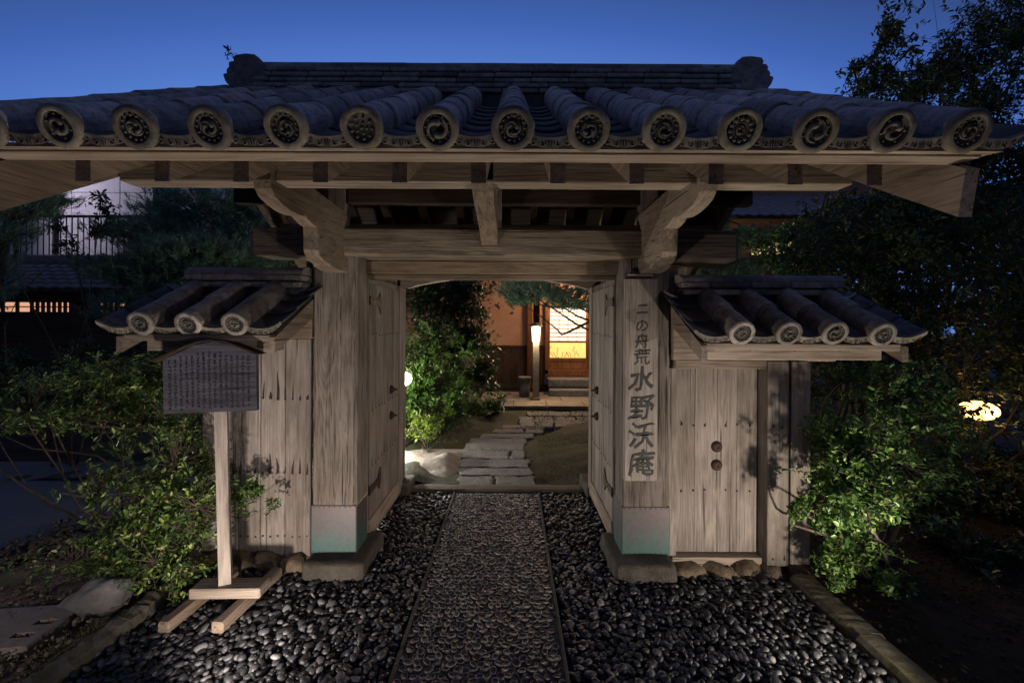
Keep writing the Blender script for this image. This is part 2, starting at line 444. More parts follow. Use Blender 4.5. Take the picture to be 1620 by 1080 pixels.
# front soil left: drops to a ditch towards the road
def edgeL(X, Y, Z):
    d = np.clip((-2.06 - X) / .10, 0, 1)
    return Z * d + .02 * (1 - d)
struct(sheet('soil', -3.35, -2.06, .3, 3.18, .035, SOIL, 70, 140, .03, 3., 3, lambda X, Y, Z: edgeL(X, Y, Z) - .10 * np.clip((-3.2 - X) / .15, 0, 1)))
struct(sheet('soil', -3.0, -2.06, 3.181, 6.2, .02, SOIL, 40, 100, .03, 3., 3))
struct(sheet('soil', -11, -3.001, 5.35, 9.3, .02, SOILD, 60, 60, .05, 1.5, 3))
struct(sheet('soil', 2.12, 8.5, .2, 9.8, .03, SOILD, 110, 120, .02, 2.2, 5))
# garden inside the gate
def edgeG(X, Y, Z):
    px = np.where(Y < 6.9, -.05 + 0 * Y, -.05 + (Y - 6.9) * .45)
    t = np.clip((np.abs(X - px) - .45) / .5, 0, 1)
    Z = Z + .05 * t - .02 * (1 - t)
    Z = np.where(Y > 8.4, np.minimum(Z, -.02 + .08 * (X < -.3)), Z)
    return np.where((np.abs(X - .6) < 4.6) & (Y > 8.9), np.minimum(Z, -.03), Z)
struct(sheet('moss_ground', -5.2, 6.0, 4.70, 12.0, .0, MOSSM, 150, 110, .05, 2.0, 9, edgeG))
struct(sheet('earth_mound', -2.4, -.47, 4.85, 6.1, .045, SAND, 60, 50, .05, 3.2, 12,
             lambda X, Y, Z: (Z + .03) * np.clip(np.minimum.reduce([(X + 2.4) / .3, (-.47 - X) / .12, (Y - 4.85) / .15, (6.1 - Y) / .3]), 0, 1) + .0))
# road at the left
rv = [(-30, 2.4, -.03), (-3.62, 3.25, -.03), (-3.02, 3.9, -.03), (-3.02, 5.33, -.03), (-30, 5.33, -.03)]
struct(MB().prism([(x, y) for x, y, z in rv], -.06, .045, 'z').build('road', ROADM))
# stone kerbs
def rough_bar(name, x0, x1, y0, y1, z0, z1, mat, seed, nseg=26, wob=.02, **k):
    r = np.random.default_rng(seed); v = []; f = []
    prof = [(x0, z0), (x0, z1 - .025), (x0 + .02, z1), ((x0 + x1) / 2, z1 + .008), (x1 - .02, z1), (x1, z1 - .025), (x1, z0)]
    n = len(prof); ph = r.uniform(0, 6, 3)
    for i in range(nseg + 1):
        y = y0 + (y1 - y0) * i / nseg
        o = wob * (math.sin(y * 5 + ph[0]) * .6 + math.sin(y * 13 + ph[1]) * .4)
        for (x, z) in prof: v.append((x + o + r.normal() * wob * .25, y, z + (r.normal() * wob * .22 if z > z0 else 0)))
    for i in range(nseg):
        for j in range(n - 1): f.append((i * n + j, i * n + j + 1, (i + 1) * n + j + 1, (i + 1) * n + j))
    f.append(tuple(range(n))[::-1]); f.append(tuple(range(nseg * n, nseg * n + n)))
    f = [q[::-1] for q in f]
    return put(name, mesh(name, v, f, mat), **k)
kl = struct(rough_bar('kerb', -2.08, -1.95, .3, 1.70, -.05, .055, ST_KERB, 1, 30, .022))
ye = [1.705, 2.50, 3.06]
for i in range(2): put('kerb_stone', rough_bar('kerb_stone', -2.08, -1.95, ye[i], ye[i + 1] - .006, -.05, .055, ST_KERB, 11 + i, 20, .022).data, kl)
for o in [o for o in col.objects if o.name.startswith('kerb_stone') and o.parent is None]: bpy.data.objects.remove(o)
kr = struct(rough_bar('kerb', 1.975, 2.13, .3, 1.6, -.05, .05, ST_KERB, 4, 24, .006))
for (a, b, s) in ((1.606, 2.42, 21), (2.426, 3.0, 22)):
    o = rough_bar('kerb_stone', 1.975, 2.13, a, b, -.05, .05, ST_KERB, s, 20, .006); o.parent = kr
struct(rough_bar('sill_kerb', 0, .17, -2.0, 2.0, -.05, .035, ST_KERB, 8, 40, .004))
so = [o for o in col.objects if o.name == 'sill_kerb'][0]; so.rotation_euler = (0, 0, math.radians(90)); so.location = (0, 4.53, 0)
# approach path slab with set pebbles
pa = struct(MB().box(-.432, .412, .3, 4.525, -.05, .012, .004).build('path', MORTAR))
for s in (-.432, .400):
    MB().box(s - .004, s + .016, .3, 4.524, -.03, .0215, .003).build('path_edging', MORTAR, pa)

def scatter_instances(base_V, base_F, P, S, R, name, mats, fm=None, smooth=True):
    n = len(P); nv = len(base_V)
    V = np.einsum('nij,nkj->nki', R, base_V[None] * S[:, None, :]) + P[:, None, :]
    F = (base_F[None] + (np.arange(n) * nv)[:, None, None]).reshape(-1, base_F.shape[1])
    return npmesh(name, V.reshape(-1, 3), F, mats, smooth, None if fm is None else np.tile(fm, n))
def rotmats(n, r, tilt=.4):
    a = r.uniform(0, 2 * PI, n); t = r.normal(0, tilt, n); u = r.normal(0, tilt, n)
    ca, sa, ct, st, cu, su = np.cos(a), np.sin(a), np.cos(t), np.sin(t), np.cos(u), np.sin(u)
    Z = np.zeros(n); O = np.ones(n)
    Rz = np.stack([ca, -sa, Z, sa, ca, Z, Z, Z, O], -1).reshape(n, 3, 3)
    Rx = np.stack([O, Z, Z, Z, ct, -st, Z, st, ct], -1).reshape(n, 3, 3)
    Ry = np.stack([cu, Z, su, Z, O, Z, -su, Z, cu], -1).reshape(n, 3, 3)
    return Rz @ Rx @ Ry
def pebbles():
    r = RNG; pts = []
    for layer, (sp, z) in enumerate(((.031, -.013), (.043, .005))):
        xs = np.arange(-1.935, 1.955, sp); ys = np.arange(1.0, 4.52, sp); X, Y = np.meshgrid(xs, ys)
        X = X + r.uniform(-.42, .42, X.shape) * sp; Y = Y + r.uniform(-.42, .42, X.shape) * sp
        p = np.stack([X.ravel(), Y.ravel(), np.full(X.size, z)], -1); pts.append(p)
    P = np.concatenate(pts)
    k = ((P[:, 0] < -.452) | (P[:, 0] > .432))
    for sx_ in (-1.255, .89):     # plinths
        k &= ~((P[:, 0] > sx_ - .01) & (P[:, 0] < sx_ + .37) & (P[:, 1] > 3.0) & (P[:, 1] < 3.5))
    k &= ~((np.abs(P[:, 0]) > .98) & (P[:, 1] > 3.18))
    P = P[k]; n = len(P)
    s = np.clip(r.lognormal(0, .30, n), .4, 1.65) * .0162
    S = np.stack([s * r.uniform(1.05, 1.45, n), s * r.uniform(.85, 1.05, n), s * r.uniform(.45, .7, n)], -1)
    P[:, 2] += r.normal(0, .004, n)
    V, F = ico(2) if False else ico(1)
    b = bmesh.new(); bmesh.ops.create_icosphere(b, subdivisions=2, radius=1)
    V = np.array([v.co[:] for v in b.verts]); F = np.array([[v.index for v in f.verts] for f in b.faces]); b.free()
    me = scatter_instances(V[:, :] * (1 + .08 * np.sin(V[:, :1] * 3 + V[:, 1:2] * 2)), F, P, S, rotmats(n, r, .38), 'gravel', PEB)
    o = put('gravel', me); o['kind'] = 'stuff'; o['label'] = 'loose black river pebbles filling the bed on both sides of the path'
    return n
pebbles()
def path_pebbles():
    r = RNG; sp = .0455
    xs = np.arange(-.398, .388, sp); ys = np.arange(.9, 4.50, sp * .9); X, Y = np.meshgrid(xs, ys)
    X = X + (np.arange(X.shape[0])[:, None] % 2) * sp * .5 + r.uniform(-.24, .24, X.shape) * sp; Y = Y + r.uniform(-.24, .24, X.shape) * sp
    P = np.stack([X.ravel(), Y.ravel(), np.full(X.size, .012)], -1); P = P[P[:, 0] < .385]; n = len(P)
    s = .0235 * r.uniform(.82, 1.10, n)
    S = np.stack([s * r.uniform(.95, 1.3, n), s * r.uniform(.65, .95, n), r.uniform(.6, 1.3, n)], -1)
    rings = [(1.0, -.002), (.97, .004), (.89, .0070), (.79, .0066), (.66, .0035), (.3, .003)]
    K = 12; V = []; F = []; fm = []
    for rr, z in rings:
        for k in range(K):
            t = 2 * PI * k / K; V.append((rr * math.cos(t), rr * math.sin(t), z))
    V.append((0, 0, .0032))
    for i in range(len(rings) - 1):
        for k in range(K):
            k2 = (k + 1) % K; a, b_, c, d = i * K + k, i * K + k2, (i + 1) * K + k2, (i + 1) * K + k
            F += [(a, b_, c), (a, c, d)]; fm += [1 if i in (1, 2) else 0] * 2
    for k in range(K): F.append(((len(rings) - 1) * K + k, (len(rings) - 1) * K + (k + 1) % K, len(rings) * K)); fm.append(0)
    me = scatter_instances(np.array(V), np.array(F), P, S, rotmats(n, r, .10), 'set_pebbles', [PEBC, PEBR], fm)
    o = put('set_pebbles', me, pa); o['kind'] = 'stuff'
path_pebbles()

# stepped granite walk behind the gate
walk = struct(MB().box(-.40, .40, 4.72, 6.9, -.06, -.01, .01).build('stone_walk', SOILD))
def slab_quad(name, P, z0, z1, mat, par, ch=.012, jit=.022):
    Pn = []; rs = random.Random(int(abs(P[0][0] * 1000 + P[0][1] * 777)))
    for i in range(4):
        a, b_ = np.array(P[i]), np.array(P[(i + 1) % 4]); nn = 5
        for k in range(nn): Pn.append(tuple(a + (b_ - a) * (k / nn) + np.array([rs.uniform(-jit, jit), rs.uniform(-jit, jit)]) * (1. if k else .6)))
    P = Pn
    c = np.mean(np.array(P), 0); ins = [tuple(np.array(p) + (c - np.array(p)) * (ch / max(.05, np.linalg.norm(c - np.array(p)))) * 1.4) for p in P]
    n = len(P); v = [(x, y, z0) for x, y in P] + [(x, y, z1 - ch) for x, y in P] + [(x, y, z1) for x, y in ins]
    f = [tuple(range(n))[::-1], tuple(range(2 * n, 3 * n))]
    for L in (0, 1):
        for i in range(n): j = (i + 1) % n; f.append((L * n + i, L * n + j, (L + 1) * n + j, (L + 1) * n + i))
    return put(name, mesh(name, v, f, mat), par)
def gpx(px, py, z=0.): D = 720 * (1.7 - z) / (py - 510); return ((px - 812) * D / 720 + .135, D)
rows = [(769, 752, [725, 784, 853]), (751, 739, [727, 848]), (738, 725, [729, 842]), (724, 711.5, [731, 810, 834]),
        (711, 701, [737, 834]), (700.5, 692, [745, 838]), (691.5, 684.5, [762, 850]), (684, 677.5, [779, 830, 864]), (677, 671, [794, 864])]
for i, (yb, yt, xs) in enumerate(rows):
    for a, b_ in zip(xs[:-1], xs[1:]):
        j = random.uniform(-2, 2)
        P = [gpx(a + 1, yb, .03), gpx(b_ - 1, yb + .4 * random.uniform(-1, 1), .03), gpx(b_ - 1 + j, yt + .5, .03), gpx(a + 1 + j * .5 + 3, yt + .5, .03)]
        slab_quad('slab', P, -.05, .03 + random.uniform(-.004, .006), ST_SLAB, walk)
for xs, (yb, yt) in (([823, 849, 878, 915, 950], (674, 658)), ([836, 870, 905, 945], (657, 650))):
    for a, b_ in zip(xs[:-1], xs[1:]):
        P = [gpx(a + 2.5, yb, .04), gpx(b_ + 1.5, yb, .04), gpx(b_ - 2, yt + .4, .04), gpx(a - 1, yt + .4, .04)]
        slab_quad('slab', P, -.05, .04 + random.uniform(-.003, .004), ST_SLAB, walk)
pv = struct(MB().box(-.55, 5.0, 8.98, 10.95, -.05, .025, .01).build('pavement', ST_KERB))
y = 8.99
for r_ in range(3):
    x = -.54 - .17 * (r_ % 2); h = .62
    while x < 4.9:
        wd = random.uniform(.5, .8); xa = max(x, -.54); xb = min(x + wd, 4.98)
        if xb - xa > .08:
            MB().box(xa + .006, xb - .006, y + .006, min(y + h, 10.94) - .006, .0, .055 + random.uniform(-.003, .003), .006).build('paving_stone', ST_PAVE, pv)
        x += wd
    y += h

# ================================================================== ROOF TILE MESHES (local y runs up the slope, z is normal to it)
def half_round(L, r0, r1, lip=.004, mat=TILE, n=14):
    b = MB(); v = []; f = []
    secs = [(0, r0 + lip * .2), (.012, r0 + lip), (L * .5, (r0 + r1) / 2 + lip * .3), (L, r1)]
    A = [PI * (-.04 + 1.08 * k / n) for k in range(n + 1)]
    for (y, r) in secs:
        for a in A: v.append((r * math.cos(a), y, r * math.sin(a)))
        v.append((-r * .96, y, -.05)); v.append((r * .96, y, -.05))
    m = n + 3
    for i in range(len(secs) - 1):
        for k in range(m):
            k2 = (k + 1) % m; f.append((i * m + k, i * m + k2, (i + 1) * m + k2, (i + 1) * m + k)[::-1])
    f.append(tuple(range(m))); f.append(tuple(range((len(secs) - 1) * m, len(secs) * m))[::-1])
    me = mesh('round_tile', v, f, mat)
    for p in me.polygons: p.use_smooth = len(p.vertices) == 4
    return me
ROUND = half_round(.30, .071, .066)
def eave_mesh(R=.077, mat=TILE, dmat=TILED):
    base = half_round(.27, .070, .066)
    b = MB(); b.add([v.co[:] for v in base.vertices], [tuple(p.vertices) for p in base.polygons], 0)
    b.lathe([(.066, .012), (R * .985, .010), (R, .002), (R, -.010), (R * .96, -.0165), (R * .70, -.018), (R * .665, -.0165), (R * .65, -.010), (R * .1, -.010)][::-1], 30, 1, 'y')
    me = b.mesh('eave_tile', [mat, dmat, RECESS])
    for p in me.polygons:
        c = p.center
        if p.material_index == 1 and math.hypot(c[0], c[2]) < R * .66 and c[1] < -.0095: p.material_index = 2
        p.use_smooth = False if p.material_index == 0 else len(p.vertices) == 4
    return me
def worn(me, k, amp=.0022, tag_=''):
    out = [me]
    for j in range(k):
        m2 = me.copy(); r = np.random.default_rng(100 + j); fs = [r.normal(size=3) * f for f in (25, 60, 110)]; ps = r.uniform(0, 6, 9)
        for v in m2.vertices:
            p = np.array(v.co[:])
            d = [sum(math.sin(p @ fs[q] + ps[q * 3 + a]) / (1 + q * .6) for q in range(3)) for a in range(3)]
            v.co.x += amp * d[0]; v.co.z += amp * d[2]; v.co.y += amp * .6 * d[1] * (1 if p[1] < .01 else 0)
        out.append(m2)
    return out[1:]
ROUNDS = worn(ROUND, 4, .0020)
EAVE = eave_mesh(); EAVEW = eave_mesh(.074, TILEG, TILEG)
def crest(kind, mat=TILEC):
    b = MB(); y = -.0105
    def bead(x, z, r):
        b.lathe([(r, y + .001), (r * .9, y - r * .5), (r * .45, y - r * .85), (r * .05, y - r * .92)], 8, 0, 'y', (x, 0, z))
    def comma(a0, R, tw=1., hr=.010):
        pts = []; rad = []
        for i in range(9):
            t = i / 8; a = a0 + tw * t * 3.4; rr = R * (.40 + .60 * t ** .8)
            pts.append((rr * math.cos(a), y - .002, rr * math.sin(a))); rad.append(hr * (1 - .80 * t) if i else hr * .55)
        rad[1] = hr
        b.tube(pts, rad, 7, 0)
    if kind in 'AC':
        n = 13; 
        for k in range(n): bead(.0415 * math.cos(2 * PI * k / n), .0415 * math.sin(2 * PI * k / n), .0048)
        for k in range(3): comma(2 * PI * k / 3 + (0 if kind == 'A' else .6), .030, 1 if kind == 'A' else -1, .0085)
    elif kind == 'B':
        bead(0, 0, .0062)
        for k in range(5): bead(.018 * math.cos(1.2566 * k), .018 * math.sin(1.2566 * k), .0052)
        for k in range(9): bead(.036 * math.cos(.698 * k), .036 * math.sin(.698 * k), .0056)
    elif kind == 'D':
        for k in range(12):
            a = 2 * PI * k / 12; bead(.037 * math.cos(a), .037 * math.sin(a), .0085)
        b.tube([(.026 * math.cos(2 * PI * k / 20), y, .026 * math.sin(2 * PI * k / 20)) for k in range(21)], .0028, 5)
        for k in range(3): comma(2 * PI * k / 3, .019, 1, .0058)
    elif kind == 'E':
        comma(2.2, .034, 1, .015); comma(5.0, .034, 1, .011)
        for k in range(0, 12, 2): bead(.041 * math.cos(.55 * k), .041 * math.sin(.55 * k), .0052)
    elif kind == 'F':
        for k in range(2): comma(PI * k + .5, .040, 1, .013)
        for k in range(10): bead(.043 * math.cos(.628 * k), .043 * math.sin(.628 * k), .0042)
    return b.mesh('crest', mat, True)
CR = {k: crest(k) for k in 'ABCDEF'}
EAVE = worn(EAVE, 5, .0014); EAVEW = worn(EAVEW, 4, .0014)

def pan(L, wid=.25, face=False, n=10, mat=TILEP, edge_up=0.):
    hw = wid / 2; v = []; f = []; T = .016
    def zc(u):
        z = -.062 + .045 * abs(u / hw) ** 2.2
        return z
    us = [-hw + wid * k / n for k in range(n + 1)]
    secs = [0, L]
    for y in secs:
        for u in us: v.append((u, y, zc(u) + T))
        for u in us[::-1]: v.append((u, y, zc(u)))
    m = 2 * (n + 1)
    for k in range(m): k2 = (k + 1) % m; f.append((k, k2, m + k2, m + k)[::-1])
    for k in range(n):
        f.append((k, k + 1, m - 2 - k, m - 1 - k)); f.append((m + k, m + k + 1, m + m - 2 - k, m + m - 1 - k)[::-1])
    b = MB(); b.add(v, f, 0)
    if face:
        vv = []; ff = []; H = .034
        for y in (-.014, .006):
            for u in us: vv.append((u, y, zc(u) + T + .002))
            for u in us[::-1]: vv.append((u, y, zc(u) - H * (1 - .45 * abs(u / hw) ** 2) + T))
        for k in range(m): k2 = (k + 1) % m; ff.append((k, k2, m + k2, m + k)[::-1])
        for k in range(n): ff.append((k, k + 1, m - 2 - k, m - 1 - k)); ff.append((m + k, m + k + 1, m + m - 2 - k, m + m - 1 - k)[::-1])
        b.add(vv, ff, 1)
    me = b.mesh('eave_pan_tile' if face else 'pan_tile', [mat, TILED])
    for p in me.polygons: p.use_smooth = abs(p.normal[1]) < .5
    return me, zc
PAN, ZC = pan(.24); PANE, _ = pan(.24, face=True)
def scroll():
    b = MB(); y = -.016
    def z0(u): return ZC(u) - .006
    for s in (-1, 1):
        for (cx, R, a0, tw) in ((.030, .0105, 2.6, 1), (.060, .0105, -.6, -1)):
            pts = []
            for i in range(9):
                a = a0 + tw * i * .62; rr = R * (1 - i * .085)
                pts.append((s * (cx + rr * math.cos(a)), y, z0(cx) + rr * math.sin(a)))
            b.tube(pts, [.0024] * 9, 4)
        b.tube([(s * .072, y, z0(.072) - .004), (s * .088, y, z0(.088) + .004), (s * .10, y, z0(.10))], .0024, 4)
        b.tube([(s * .006, y, z0(0) - .008), (s * .010, y, z0(0) + .010)], [.0035, .002], 4)
    b.tube([(0, y, z0(0) - .010), (0, y, z0(0) + .013)], [.004, .0022], 4)
    return b.mesh('scroll_relief', TILEC)
SCR = scroll()

def tiled_slope(par, xs, y0, z0, th, nround, npan, pans, emesh, crests, rough=1., exposure=.195, Lr=.262):
    cy, sy = math.cos(th), math.sin(th)
    def P(x, u, n=0.): return (x, y0 + u * cy - n * sy, z0 + u * sy + n * cy)
    R = random.Random(int(y0 * 1000) + len(xs))
    for i, x in enumerate(xs):
        e = put('eave_tile', emesh[i % len(emesh)], par, P(x, -.012 + R.uniform(-.006, .006), R.uniform(-.003, .003)), (th + R.uniform(-.03, .03), R.uniform(-.05, .05), R.uniform(-.02, .02)))
        c = put('crest', CR[crests[i]], e, (0, 0, 0), (0, R.uniform(0, 6.28), 0))
        for k in range(1, nround):
            put('round_tile', ROUNDS[(i * 3 + k) % 4], par, P(x + R.uniform(-.003, .003), Lr * k - .02, R.uniform(-.002, .003)), (th + .008, 0, R.uniform(-.012, .012)))
    for x in pans:
        for k in range(npan):
            o = put('eave_pan_tile' if k == 0 else 'pan_tile', PANE if k == 0 else PAN, par, P(x, .004 + exposure * k, .014 + R.uniform(-.002, .002)), (th - .045, R.uniform(-.012, .012), R.uniform(-.008, .008)))
            if k == 0: put('scroll_relief', SCR, o, (0, 0, 0))

# ================================================================== MAIN GATE
gate = thing('roofed_gate', 'large weathered wooden gate with tiled roof and open double doors over the pebble path', 'gate', (0, 3.1, 0))
# plinths and posts
for s, xc in ((-1, -1.065), (1, 1.06)):
    m_ = rock_mesh('plinth_stone', .202, .25, .115, ST_BASE, 31 + s, 3, .035, box=.72)
    put('plinth_stone', m_, gate, (s * 1.028 - .005, 3.235, -.01))
POSTX = ((-1.243, -.937), (.905, 1.229))
def post_mesh(x0, x1, y0, y1, z0, z1, seed):
    # slightly irregular hewn post, many sections
    r = np.random.default_rng(seed); b = MB(); n = 26; v = []; f = []
    ch = .014
    for i in range(n + 1):
        z = z0 + (z1 - z0) * i / n; d = r.normal(size=4) * .0016
        q = [(x0 + ch + d[0], y0), (x1 - ch, y0 + d[1]), (x1 + d[2], y0 + ch), (x1 + d[2], y1 - ch), (x1 - ch, y1), (x0 + ch, y1), (x0 + d[3], y1 - ch), (x0 + d[3], y0 + ch)]
        v += [(a, c, z) for a, c in q]
    for i in range(n):
        for k in range(8): k2 = (k + 1) % 8; f.append((i * 8 + k, i * 8 + k2, (i + 1) * 8 + k2, (i + 1) * 8 + k))
    f.append(tuple(range(8))[::-1]); f.append(tuple(range(n * 8, n * 8 + 8)))
    return mesh('front_post', v, f, WZW)
for i, (a, b_) in enumerate(POSTX):
    put('front_post', post_mesh(a, b_, 3.15, 3.38, .10, 2.16, i), gate)
    cs_ = MB().box(a - .005, b_ + .005, 3.144, 3.386, .098, .432, .006).build('copper_sheath', COPPER, gate)
    tk = MB()
    for z in (.112, .420):
        for x in np.arange(a + .015, b_, .036): tk.box(x - .003, x + .003, 3.1405, 3.146, z - .003, z + .003, .001)
    for x, y in ((b_ if i == 0 else a, 3.26),):
        for z in np.arange(.13, .42, .04): tk.box(x - .007, x + .007, y - .003, y + .003, z - .003, z + .003, .001)
    o = tk.build('tack_heads', IRON, cs_); o['kind'] = 'stuff'
for a in (-1.16, .96):
    MB().box(a, a + .20, 4.50, 4.70, .08, 2.25, .012).build('rear_post', WZ, gate)
    put('plinth_stone', rock_mesh('plinth_stone', .20, .20, .12, ST_BASE, 41, 3, .04, box=.6), gate, (a + .10, 4.6, -.01))
    MB().box(a + .05, a + .15, 3.38, 4.50, 1.98, 2.12, .006).build('side_tie', WYB, gate)
# main cross beam, tapered log
def beam():
    secs = [(-1.665, 3.13, 3.36, 2.165, 2.335), (-1.64, 3.115, 3.37, 2.155, 2.343), (-1.2, 3.10, 3.38, 2.150, 2.346), (-.3, 3.098, 3.38, 2.151, 2.344),
            (.6, 3.10, 3.38, 2.149, 2.342), (1.0, 3.10, 3.38, 2.145, 2.342), (1.25, 3.085, 3.38, 2.13, 2.34), (1.65, 3.08, 3.37, 2.105, 2.332), (1.675, 3.10, 3.35, 2.12, 2.322)]
    v = []; f = []
    for (x, y0, y1, z0, z1) in secs:
        c = .016 if x < 1.1 else .03
        v += [(x, y0 + c, z0), (x, y0, z0 + c), (x, y0, z1 - c), (x, y0 + c, z1), (x, y1, z1), (x, y1, z0)]
    for i in range(len(secs) - 1):
        for k in range(6): k2 = (k + 1) % 6; f.append((i * 6 + k, i * 6 + k2, (i + 1) * 6 + k2, (i + 1) * 6 + k)[::-1])
    f.append(tuple(range(6))[::-1]); f.append(tuple(range((len(secs) - 1) * 6, len(secs) * 6)))
    f = [q[::-1] for q in f]
    return mesh('cross_beam', v, f, WXW)
put('cross_beam', beam(), gate)
bx('door_lintel', -.95, .91, 3.34, 3.46, 2.055, 2.149, WXB, gate, .006)
bx('door_head', -.95, .91, 3.385, 3.50, 2.02, 2.054, WXB, gate, .004)
# arched rear tie
ar = [(-1.0, 2.28), (-1.0, 2.035)] + [(-.90 + 1.78 * t, 2.035 + .115 * math.sin(PI * t) ** .8) for t in [i / 16 for i in range(17)]] + [(.98, 2.035), (.98, 2.28)]
MB().prism(ar[::-1], 4.50, 4.60, 'y').build('arched_tie', WXL, gate)
# carved arms carrying the front purlin
def arm(sgn, xo):
    # (D, z) outline, arm tapers towards its nose; inner face leans in near the post
    out = [(3.16, 2.44), (2.75, 2.50), (2.42, 2.52), (2.26, 2.50), (2.255, 2.46), (2.25, 2.40), (2.265, 2.36), (2.30, 2.33), (2.37, 2.310), (2.46, 2.298),
           (2.56, 2.298), (2.62, 2.306), (2.63, 2.318), (2.67, 2.30), (2.735, 2.285), (2.79, 2.28), (2.80, 2.22), (2.80, 2.14), (2.825, 2.105), (2.87, 2.082), (2.93, 2.072), (2.95, 2.055), (3.03, 2.044), (3.16, 2.038)]
    def xi(D): return .085 + max(0, D - 2.78) * .16
    n = len(out); v = []
    ch = .008
    for D, z in out: v.append((xo, D, z))
    for D, z in out: v.append((xo - sgn * xi(D), D, z))
    f = [tuple(range(n)), tuple(range(n, 2 * n))[::-1]]
    for i in range(n): j = (i + 1) % n; f.append((i, n + i, n + j, j))
    if sgn < 0: f = [q[::-1] for q in f]
    me = mesh('bracket_arm', v, f, WYB); return me
for s in (-1, 1):
    me = arm(s, s * 1.15)
    b = bmesh.new(); b.from_mesh(me); bmesh.ops.recalc_face_normals(b, faces=b.faces); b.to_mesh(me); b.free()
    put('bracket_arm', me, gate)
MB().prism([(3.11, 2.38), (2.42, 2.54), (2.30, 2.53), (2.30, 2.42), (2.34, 2.37), (2.45, 2.335), (2.62, 2.325), (2.635, 2.315), (2.80, 2.29), (2.92, 2.26), (2.98, 2.232), (3.11, 2.225)], -.072, .036).build('centre_bracket', WYB, gate)
# purlins, ridge beam, struts
bx('purlin', -1.855, 1.855, 2.30, 2.42, 2.406, 2.534, WXL, gate, .005)
bx('purlin', -1.855, 1.855, 3.88, 4.00, 2.406, 2.534, WXL, gate, .005)
bx('ridge_beam', -1.855, 1.855, 3.08, 3.22, 2.86, 3.00, WXB, gate, .006)
for x in (-1.08, 0, 1.08): bx('ridge_strut', x - .06, x + .06, 3.14, 3.24, 2.34, 2.86, WZ, gate, .005)
bx('tie_beam', -1.12, -1.0, 3.38, 4.5, 2.22, 2.36, WYB, gate); bx('tie_beam', 1.0, 1.12, 3.38, 4.5, 2.22, 2.36, WYB, gate)
bx('collar_beam', -1.8, 1.8, 3.15, 3.23, 2.52, 2.62, DKX, gate)  # dark wood puts the shade under the roof into the colour
# rafters
rf = MB().prism([(1.80, 2.25), (3.15, 3.0195), (3.15, 3.105), (1.80, 2.335)], -.03, .03).mesh('rafter', WYL)
rr_ = MB().prism([(4.50, 2.25), (4.50, 2.335), (3.151, 3.105), (3.151, 3.0195)], -.03, .03).mesh('rafter', WYL)
for k in range(-5, 6):
    put('rafter', rf, gate, (k * .313, 0, 0)); put('rafter', rr_, gate, (k * .313, 0, 0))
for k in range(9):      # boarding over the rafters; dark wood stands in for the shade underneath
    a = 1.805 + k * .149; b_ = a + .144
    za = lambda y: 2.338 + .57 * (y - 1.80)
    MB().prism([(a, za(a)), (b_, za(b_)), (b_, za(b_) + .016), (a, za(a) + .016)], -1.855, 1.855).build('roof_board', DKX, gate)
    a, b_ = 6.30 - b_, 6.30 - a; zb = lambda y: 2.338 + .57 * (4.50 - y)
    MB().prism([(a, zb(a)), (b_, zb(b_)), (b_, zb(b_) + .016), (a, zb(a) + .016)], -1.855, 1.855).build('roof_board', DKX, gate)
bx('eave_fascia', -1.90, 1.90, 1.712, 1.80, 2.331, 2.352, WXL, gate, .003)
MB().prism([(1.665, 2.334), (1.80, 2.352), (1.80, 2.385), (1.665, 2.349)], -1.93, 1.93).build('eave_fascia', WXL, gate)
bx('eave_fascia', -1.90, 1.90, 4.505, 4.565, 2.298, 2.340, WXL, gate, .004)
for s in (-1, 1):
    a, b_ = (1.862, 1.915) if s > 0 else (-1.915, -1.862)
    MB().prism([(1.735, 2.296), (1.765, 2.118), (3.149, 2.905), (3.149, 3.10)], a, b_).build('bargeboard', WYL, gate)
    MB().prism([(4.565, 2.296), (3.151, 3.10), (3.151, 2.905), (4.535, 2.118)], a, b_).build('bargeboard', WYL, gate)
# tiles
TH = math.atan(.57)
XS = [(-6.5 + i) * .27 for i in range(14)]
KINDS = ['A', 'E', 'A', 'A', 'C', 'B', 'F', 'A', 'C', 'A', 'D', 'F', 'E', 'C']
PANX = [(-7 + i) * .27 for i in range(15)]
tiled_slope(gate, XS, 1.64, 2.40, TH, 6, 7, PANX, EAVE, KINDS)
# rear slope, one joined part
def rear_slope(par, xs, pans, y0, z0, th, nr, npn, name='rear_tiles'):
    b = MB(); cy, sy = math.cos(th), math.sin(th)
    def addm(me, x, u, nn, tw=0):
        v = []
        for p in me.vertices:
            lx, ly, lz = p.co; uu = u + ly; n_ = nn + lz
            v.append((x + lx, y0 - uu * cy + n_ * sy, z0 + uu * sy + n_ * cy))
        b.add(v, [tuple(q.vertices)[::-1] for q in me.polygons], 0)
    for x in xs:
        for k in range(nr): addm(ROUND, x, .262 * k, 0)
    for x in pans:
        for k in range(npn): addm(PAN, x, .195 * k, .004)
    o = b.build(name, [TILE], par); o['kind'] = 'stuff'
rear_slope(gate, XS, PANX, 4.66, 2.40, TH, 6, 7)
